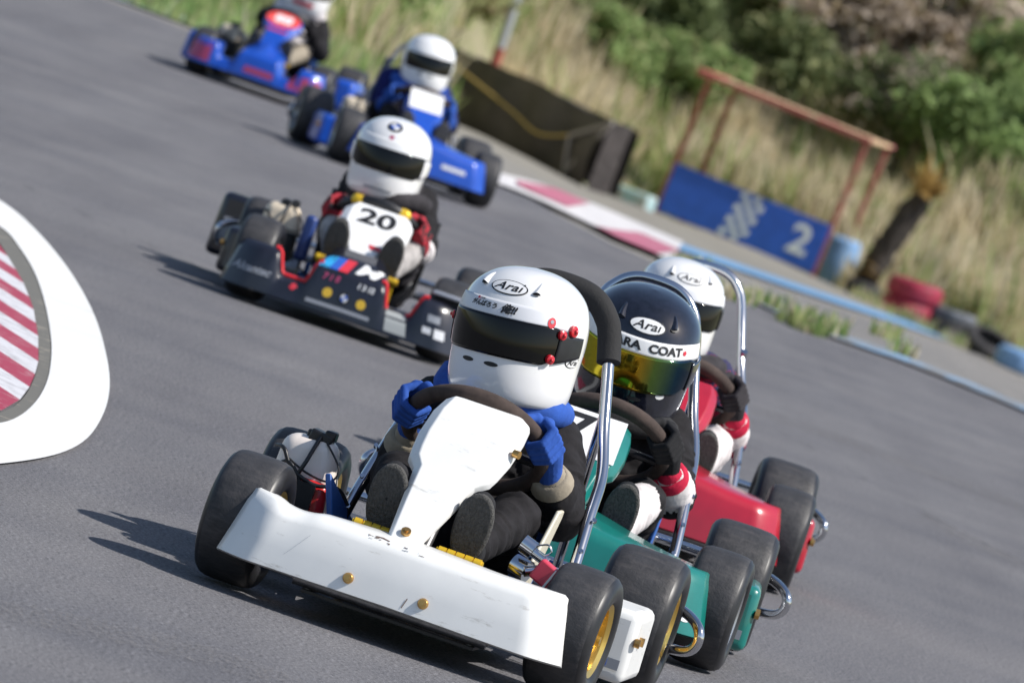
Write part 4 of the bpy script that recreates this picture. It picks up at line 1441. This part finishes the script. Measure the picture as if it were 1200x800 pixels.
L_BRIGHT = leafmat('bright_leaf', (.27, .37, .15)); L_DARK = leafmat('dark_leaf', (.17, .21, .10)); L_OLV = leafmat('olive_leaf', (.37, .39, .20)); L_BRN = leafmat('dry_mauve_twig_leaf', (.54, .46, .39)); L_TAN = leafmat('straw_leaf', (.34, .27, .17))
def shrub(x, y, z, rx, ry, rz, leaf, n, label, name='shrub', size=.06, seed=1, extra=None, group='shrubs on the bank'):
    rs = np.random.RandomState(seed)
    root = empty(name, (x, y, z))
    nc = 46
    d = rs.randn(nc, 3); d /= np.linalg.norm(d, axis=1)[:, None]
    rad = (.35 + .62 * rs.rand(nc) ** .6)[:, None]
    cc = d * rad * np.array([rx, ry, rz]) + np.array([0, 0, rz * .85])
    cc[:, 2] = np.maximum(cc[:, 2], .05)
    per = n // nc
    P = (cc[:, None, :] + rs.randn(nc, per, 3) * np.array([rx, ry, rz]) * .13).reshape(-1, 3)
    N = len(P)
    a = rs.randn(N, 3); a /= np.linalg.norm(a, axis=1)[:, None]
    b = np.cross(a, rs.randn(N, 3)); b /= np.linalg.norm(b, axis=1)[:, None]
    s = (size * (.6 + .8 * rs.rand(N)))[:, None]
    v = np.stack([P - a * s, P + b * s * .45, P + a * s, P - b * s * .45], 1).reshape(-1, 3)
    f = np.arange(N * 4).reshape(-1, 4)
    mats = [leaf] + ([extra] if extra else [])
    mi = (rs.rand(N) < .25).astype(int) if extra else np.zeros(N, int)
    np_mesh('foliage', v, f, mi, mats, root)
    mb = MB()
    for k in range(14):
        q = cc[rs.randint(nc)]
        mb.tube(catmull([V(rs.uniform(-.08, .08), rs.uniform(-.08, .08), -.15), V(q[0] * .4, q[1] * .4, q[2] * .55), V(*q)], 4), [.022, .020, .018, .016, .014, .012, .009, .007, .005], 5)
    mb.build('stem', TWIG, root)
    tag(root, label, 'shrub', group)
    return root
def on_bank(px, y):
    """the point of the bank at depth y seen along this pixel column"""
    d = ray(*px); t = y / d.y
    x = (EYE + d * t).x
    return V(x, y, zground(x, y))
def bank_hit(px, py):
    d = ray(px, py)
    lo = 40.0
    for k in range(900):
        t = lo + k * .12
        p = EYE + d * t
        if p.z < zground(p.x, p.y):
            return V(p.x, p.y, zground(p.x, p.y))
    return EYE + d * 120
SH = [
 ((1150, 215), .85, 1.0, .62, L_BRIGHT, 6500, 'bright green leafy bush at the right edge above the palm', .075, None),
 ((1195, 150), .7, .9, .6, L_BRIGHT, 4500, 'bright green bush cut by the right edge of the picture', .075, L_OLV),
 ((1190, 290), .5, .6, .36, L_OLV, 2200, 'low olive bush in the reeds at the right edge', .06, L_BRIGHT),
 ((1060, 175), .85, .9, .55, L_DARK, 5000, 'bush behind the fan of dry palm leaves, shadow put into its dark leaf colour', .07, L_BRN),  # dark leaves painted in place of shadow on the bank
 ((1010, 95), 1.1, 1.0, .7, L_BRN, 6000, 'large mauve brown leafless bush high on the bank', .085, L_TAN),
 ((1110, 70), 1.0, 1.0, .65, L_BRN, 5200, 'mauve brown leafless bush beside the upper right corner', .085, L_OLV),
 ((905, 110), .75, .8, .5, L_DARK, 4200, 'dark green bush above the yellow roof edge', .07, L_OLV),
 ((850, 40), .9, .9, .6, L_OLV, 4800, 'olive green bush at the top above the roof of the post', .075, L_BRIGHT),
 ((745, 35), .8, .8, .5, L_DARK, 4600, 'very dark bush at the top centre of the bank', .07, None),
 ((690, 75), .7, .8, .38, L_BRIGHT, 3400, 'green bush in front of the dark bush at top centre', .07, L_OLV),
 ((800, 120), .6, .7, .42, L_BRIGHT, 3200, 'green bush left of the red and yellow roof', .07, L_OLV),
 ((960, 20), .9, .9, .55, L_OLV, 4200, 'olive bush at the top edge over the brown bushes', .075, L_BRN),
 ((1180, 20), .8, .9, .5, L_BRIGHT, 3600, 'green bush in the upper right corner', .075, L_OLV),
 ((545, 15), .55, .7, .40, L_OLV, 2600, 'olive bush left of the pole at the top', .06, L_TAN),
 ((640, 10), .6, .7, .40, L_OLV, 2600, 'olive bush right of the pole at the top edge', .06, L_DARK),
 ((450, 20), .40, .5, .28, L_BRIGHT, 2200, 'green bush between the two farthest drivers', .05, L_OLV),
 ((255, 14), .40, .5, .25, L_OLV, 1800, 'small dark green bush behind the farthest kart wheel', .05, L_DARK),
]
for k, (px, rx, ry, rz, leaf, n, lab, sz, ex_) in enumerate(SH):
    p = bank_hit(*px)
    shrub(p.x, p.y - .35, p.z - rz * .15, rx * 1.15, ry, rz * 1.15, leaf, int(n * 1.3), lab, size=sz, seed=20 + k, extra=ex_)

# small palm with a fan of dried leaves
pb = at(1012, 330, 97.3)
pr = empty('palm_tree', (pb.x, pb.y, pb.z - .03))
mb = MB()
hgt = 1.30
pts = [V(.02 * i - .0 + .015 * i * i / 6, 0, hgt * i / 8) for i in range(9)]
mb.tube(pts, [.14, .125, .12, .12, .125, .13, .135, .13, .09], 14)
for k in range(60):
    z = rg.uniform(.05, hgt); a = rg.uniform(0, 6.28); rr_ = .12
    xx = np.interp(z, [p.z for p in pts], [p.x for p in pts])
    mb.box((xx + rr_ * math.cos(a), rr_ * math.sin(a), z), (.07, .07, .10), Matrix.Rotation(a, 3, 'Z') @ Matrix.Rotation(R(25), 3, 'Y'), taper=.4)
mb.build('trunk', BARK, pr, smooth=0)
DRYP = leafmat('dried_palm_leaf', (.42, .28, .10))
mb = MB()
for k in range(46):
    if k < 34:
        az = rg.uniform(0, 6.28); el = R(rg.uniform(5, 80)); o_ = V(pts[-1].x, 0, hgt - .05); L_ = rg.uniform(.34, .60)
    else:
        az = rg.uniform(-.6, .6) + (math.pi if k % 2 else 0); el = R(rg.uniform(5, 35)); o_ = V(rg.uniform(-.2, .25), -.1, rg.uniform(.12, .40)); L_ = rg.uniform(.25, .4)
    d = V(math.cos(az) * math.cos(el), math.sin(az) * math.cos(el), math.sin(el))
    sd = d.cross(V(0, 0, 1)).normalized()
    p1 = o_ + d * L_ * .5 + V(0, 0, .02); p2 = o_ + d * L_ - V(0, 0, .07 * math.cos(el))
    w_ = .05
    mb.add([o_ - sd * .012, o_ + sd * .012, p1 - sd * w_, p1 + sd * w_, p2 - sd * .006, p2 + sd * .006], [(0, 1, 3, 2), (2, 3, 5, 4)])
mb.build('crown', DRYP, pr, smooth=0, recalc=False)
tag(pr, 'small palm with a dark trunk and dried yellow leaves right of the blue sign', 'tree')

# ------------------------------------------------------------------ trackside things
def lvl(px, py, y):
    d = ray(px, py)
    return EYE + d * (y / d.y)
# marshal post
f1, f2 = at(772, 238, 98.8), at(955, 313, 98.6)
ymid = (f1.y + f2.y) / 2
ux = (f2 - f1); wid = ux.length; ang = math.atan2(ux.y, ux.x)
mp = empty('marshal_post', (f1.x, f1.y, f1.z - .04), 0)
mp.rotation_euler = (0, 0, ang)
mp.rotation_euler = (0, -math.asin((f2.z - f1.z) / wid), ang)
H = 1.62; dep = 1.1; offx = .20
for (x, y) in ((0, 0), (wid, 0), (offx, dep), (wid + offx * .75, dep)):
    mb = MB(); mb.box((x, y, H / 2), (.058, .058, H))
    mb.build('post', POSTR, mp, bevel=.008)
mb = MB()
mb.prism([(-.12, -.16), (wid + .06, -.16), (wid + offx + .02, dep + .12), (offx - .12, dep + .12)], V(0, 0, H + .045), V(1, 0, 0), V(0, 1, 0), .04)
rf = mb.build('roof', ROOFY, mp, bevel=.006)
mb = MB(); mb.box((wid / 2 - .03, -.165, H + .02), (wid + .18, .03, .065)); mb.box((-.125 + offx / 2, dep / 2, H + .02), (.03, dep + .2, .085), Matrix.Rotation(-math.atan2(offx, dep), 3, 'Z'))
mb.build('roof_edge', POSTR, rf, bevel=.004)
bh = .56
mb = MB(); mb.box((wid / 2, -.05, .06 + bh / 2), (wid - .02, .025, bh))
sg = mb.build('sign_board', SIGNB, mp, bevel=.004)
lay = []
sq = .074
for i in range(4):
    for j in range(7):
        if (i + j) % 2 == 0:
            x0 = wid * .385 + i * sq + .015 * j; y0 = .075 + j * sq + .010
            lay.append((rect2(x0, y0, x0 + sq, y0 + sq, 1, 1, .012), SIGNW))
num = text2('2', .46, wid * .85, .06 + bh * .50, .06, .010, 1.05)
mb = MB(); mb.add([V(u, -.0655, v) for u, v in num[0]], num[1]); mb.build('sign_number', SIGNW, sg, smooth=0, recalc=False)
mb = MB()
for shp, _ in lay: mb.add([V(u, -.0655, v) for u, v in shp[0]], shp[1])
mb.build('sign_checks', SIGNW, sg, smooth=0, recalc=False)
tag(mp, 'red framed marshal post with a blue sign board numbered 2 and checks', 'marshal post')
# pale blue drum beside it
p = at(978, 322, 99.0)
mb = MB()
mb.lathe([(0, 0), (0, .17), (.02, .185), (.27, .19), (.50, .18), (.53, .15), (.54, 0)], (0, 0, 0), 'Z', 28)
dr = mb.build('drum', PALEBLUE, None); dr.location = p; tag(dr, 'pale blue plastic drum standing at the right end of the sign board', 'drum')
# pole
pz = at(577, 84, 93)
po = empty('pole', (pz.x, pz.y, pz.z - .1))
mb = MB(); mb.tube([V(0, 0, 0), V(0, 0, .98)], .055, 14); mb.build('painted_base', POLER, po)
mb = MB(); mb.tube([V(0, 0, .98), V(0, 0, 3.4)], .052, 14); mb.build('upper_tube', GALV, po)
tag(po, 'grey metal pole with a rusty red foot behind the black barrier', 'pole')
# tarpaulin barrier
b1, b2 = at(500, 138, 88.5), at(694, 216, 86.5)
ux = b2 - b1; ang = math.atan2(ux.y, ux.x); wid = math.hypot(ux.x, ux.y)
br = empty('barrier', (b1.x, b1.y, b1.z), 0); br.rotation_euler = (0, -math.asin((b2.z - b1.z) / ux.length), ang)
hb = .70
mb = MB()
def tarp(a, b):
    x = a * wid
    z = b * hb * (1 - .03 * math.sin(a * 9))
    return V(x, -.05 - .06 * math.sin(b * math.pi) * (1 + .5 * math.sin(a * 21)) - .05 * (1 - b), z)
mb.grid(tarp, 60, 12)
mb.grid(lambda a, b: V(a * wid, .30 * b, hb * (1 - .03 * math.sin(a * 9)) - .04 * b - .0), 60, 3)
mb.grid(lambda a, b: V(a * wid, .35, hb * b * .95), 30, 4)
mb.grid(lambda a, b: V(wid + .05 * a, -.05 + .24 * a, hb * b), 4, 6)
mb.build('tarpaulin', TARP, br, smooth=50, recalc=False)
mb = MB()
mb.tube(catmull([V(.0, -.16, hb * .84), V(wid * .5, -.19, hb * .56), V(wid * .70, -.19, hb * .42), V(wid * .86, -.17, hb * .58)], 6), .015, 8)
mb.build('yellow_rope', ROPEY, br)
mb = MB()
mb.tube([V(wid * .86, -.17, hb * .58), V(wid * 1.03, -.10, hb * .98)], .020, 8)
mb.tube([V(wid * .86, -.17, hb * .58), V(wid * .88, -.13, hb * .12)], .018, 8)
mb.tube([V(wid * 1.02, -.11, hb * .92), V(wid * .885, -.14, hb * .06)], .018, 8)
mb.build('grey_rope', ROPEG, br)
tag(br, 'long low barrier wrapped in black tarpaulin with a slack yellow rope', 'barrier')
# pale cyan kerb blocks
for q, (a, b_) in enumerate((((712, 220), (762, 242)),)):
    p, p2 = at(*a, 94), at(*b_, 93.5)
    d = p2 - p
    mb = MB(); mb.box((d.length / 2, 0, .05), (d.length, .16, .17))
    o = mb.build('kerb_block', PALECYAN, None, bevel=.02); o.location = p; o.rotation_euler = (0, 0, math.atan2(d.y, d.x))
    tag(o, 'pale cyan painted concrete block between the barrier and the sign', 'kerb block')
p, p2 = at(108, -9, 63), at(213, 24, 58.5); d = p2 - p
mb = MB(); mb.box((d.length / 2, 0, .04), (d.length, .16, .12))
o = mb.build('kerb_block', PALECYAN, None, bevel=.02); o.location = p; o.rotation_euler = (0, 0, math.atan2(d.y, d.x))
tag(o, 'pale cyan painted low concrete kerb at the far upper left', 'kerb block')
# tyres
def old_tyre(loc, mt, label, rad=.30, w=.20, rot=(0, 0, 0), group='old tyres along the verge'):
    mb = MB()
    pr_ = [(-.5, .60), (-.52, .70), (-.50, .84), (-.42, .93), (-.25, .97), (-.24, 1.0), (-.02, 1.0), (-.02, .975), (.02, .975), (.02, 1.0), (.24, 1.0), (.25, .97), (.42, .93), (.50, .84), (.52, .70), (.5, .60), (.30, .66), (-.30, .66), (-.5, .60)]
    mb.lathe([(a * w, r * rad) for a, r in pr_], (0, 0, 0), 'Z', 40)
    o = mb.build('old_tyre', mt, None, smooth=35); o.location = loc; o.rotation_euler = rot
    tag(o, label, 'tyre', group)
    return o
p = at(1062, 368, 93)
old_tyre(p + V(0, .3, .10), TYRED, 'red painted tyre at the bottom of the red stack')
old_tyre(p + V(.02, .3, .31), TYRED, 'red painted tyre on top of the red stack')
p = at(1120, 372, 93); old_tyre(p + V(0, .3, .09), TYREK, 'black tyre lying flat right beside the red stack')
old_tyre(p + V(-.02, .32, .25), mat('dusty_pale_tyre', (.12, .13, .15), .8, vary=(8, .4)), 'dusty pale tyre lying on top of a flat black one', rad=.26, w=.12)
p = at(1160, 400, 91.5); old_tyre(p + V(0, .2, .12), TYREK, 'black tyre lying tilted near the right edge of the picture', rad=.28, w=.20, rot=(R(22), R(10), 0))
p = at(1200, 410, 90); old_tyre(p + V(.03, .3, .12), PALEBLUE, 'pale blue painted tyre cut by the right edge of the picture', rad=.28, w=.22)
p = at(1012, 335, 97); old_tyre(p + V(0, -.1, .10), TYREK, 'small black tyre at the foot of the palm', rad=.20, w=.16)

# ------------------------------------------------------------------ light
SUN_EL, SUN_AZ = R(48), R(103)          # azimuth clockwise from +Y
w = bpy.data.worlds.new('World'); S.world = w; w.use_nodes = True
t = w.node_tree; bg = t.nodes['Background']
sk = t.nodes.new('ShaderNodeTexSky'); sk.sky_type = 'NISHITA'; sk.sun_disc = False
sk.sun_elevation = SUN_EL; sk.sun_rotation = SUN_AZ
t.links.new(sk.outputs[0], bg.inputs[0]); bg.inputs[1].default_value = .10
sd = bpy.data.lights.new('sun', 'SUN'); sd.energy = 4.2; sd.angle = R(.5); sd.color = (1, .955, .89)
so = bpy.data.objects.new('sun', sd); COL.objects.link(so)
to = V(math.sin(SUN_AZ) * math.cos(SUN_EL), math.cos(SUN_AZ) * math.cos(SUN_EL), math.sin(SUN_EL))
so.rotation_euler = to.to_track_quat('Z', 'Y').to_euler()
so.location = (6, 0, 12)
S.view_settings.view_transform = 'Standard'
S.view_settings.look = 'None'
S.view_settings.exposure = 0.36
S.view_settings.gamma = 1
S.render.engine = 'CYCLES'
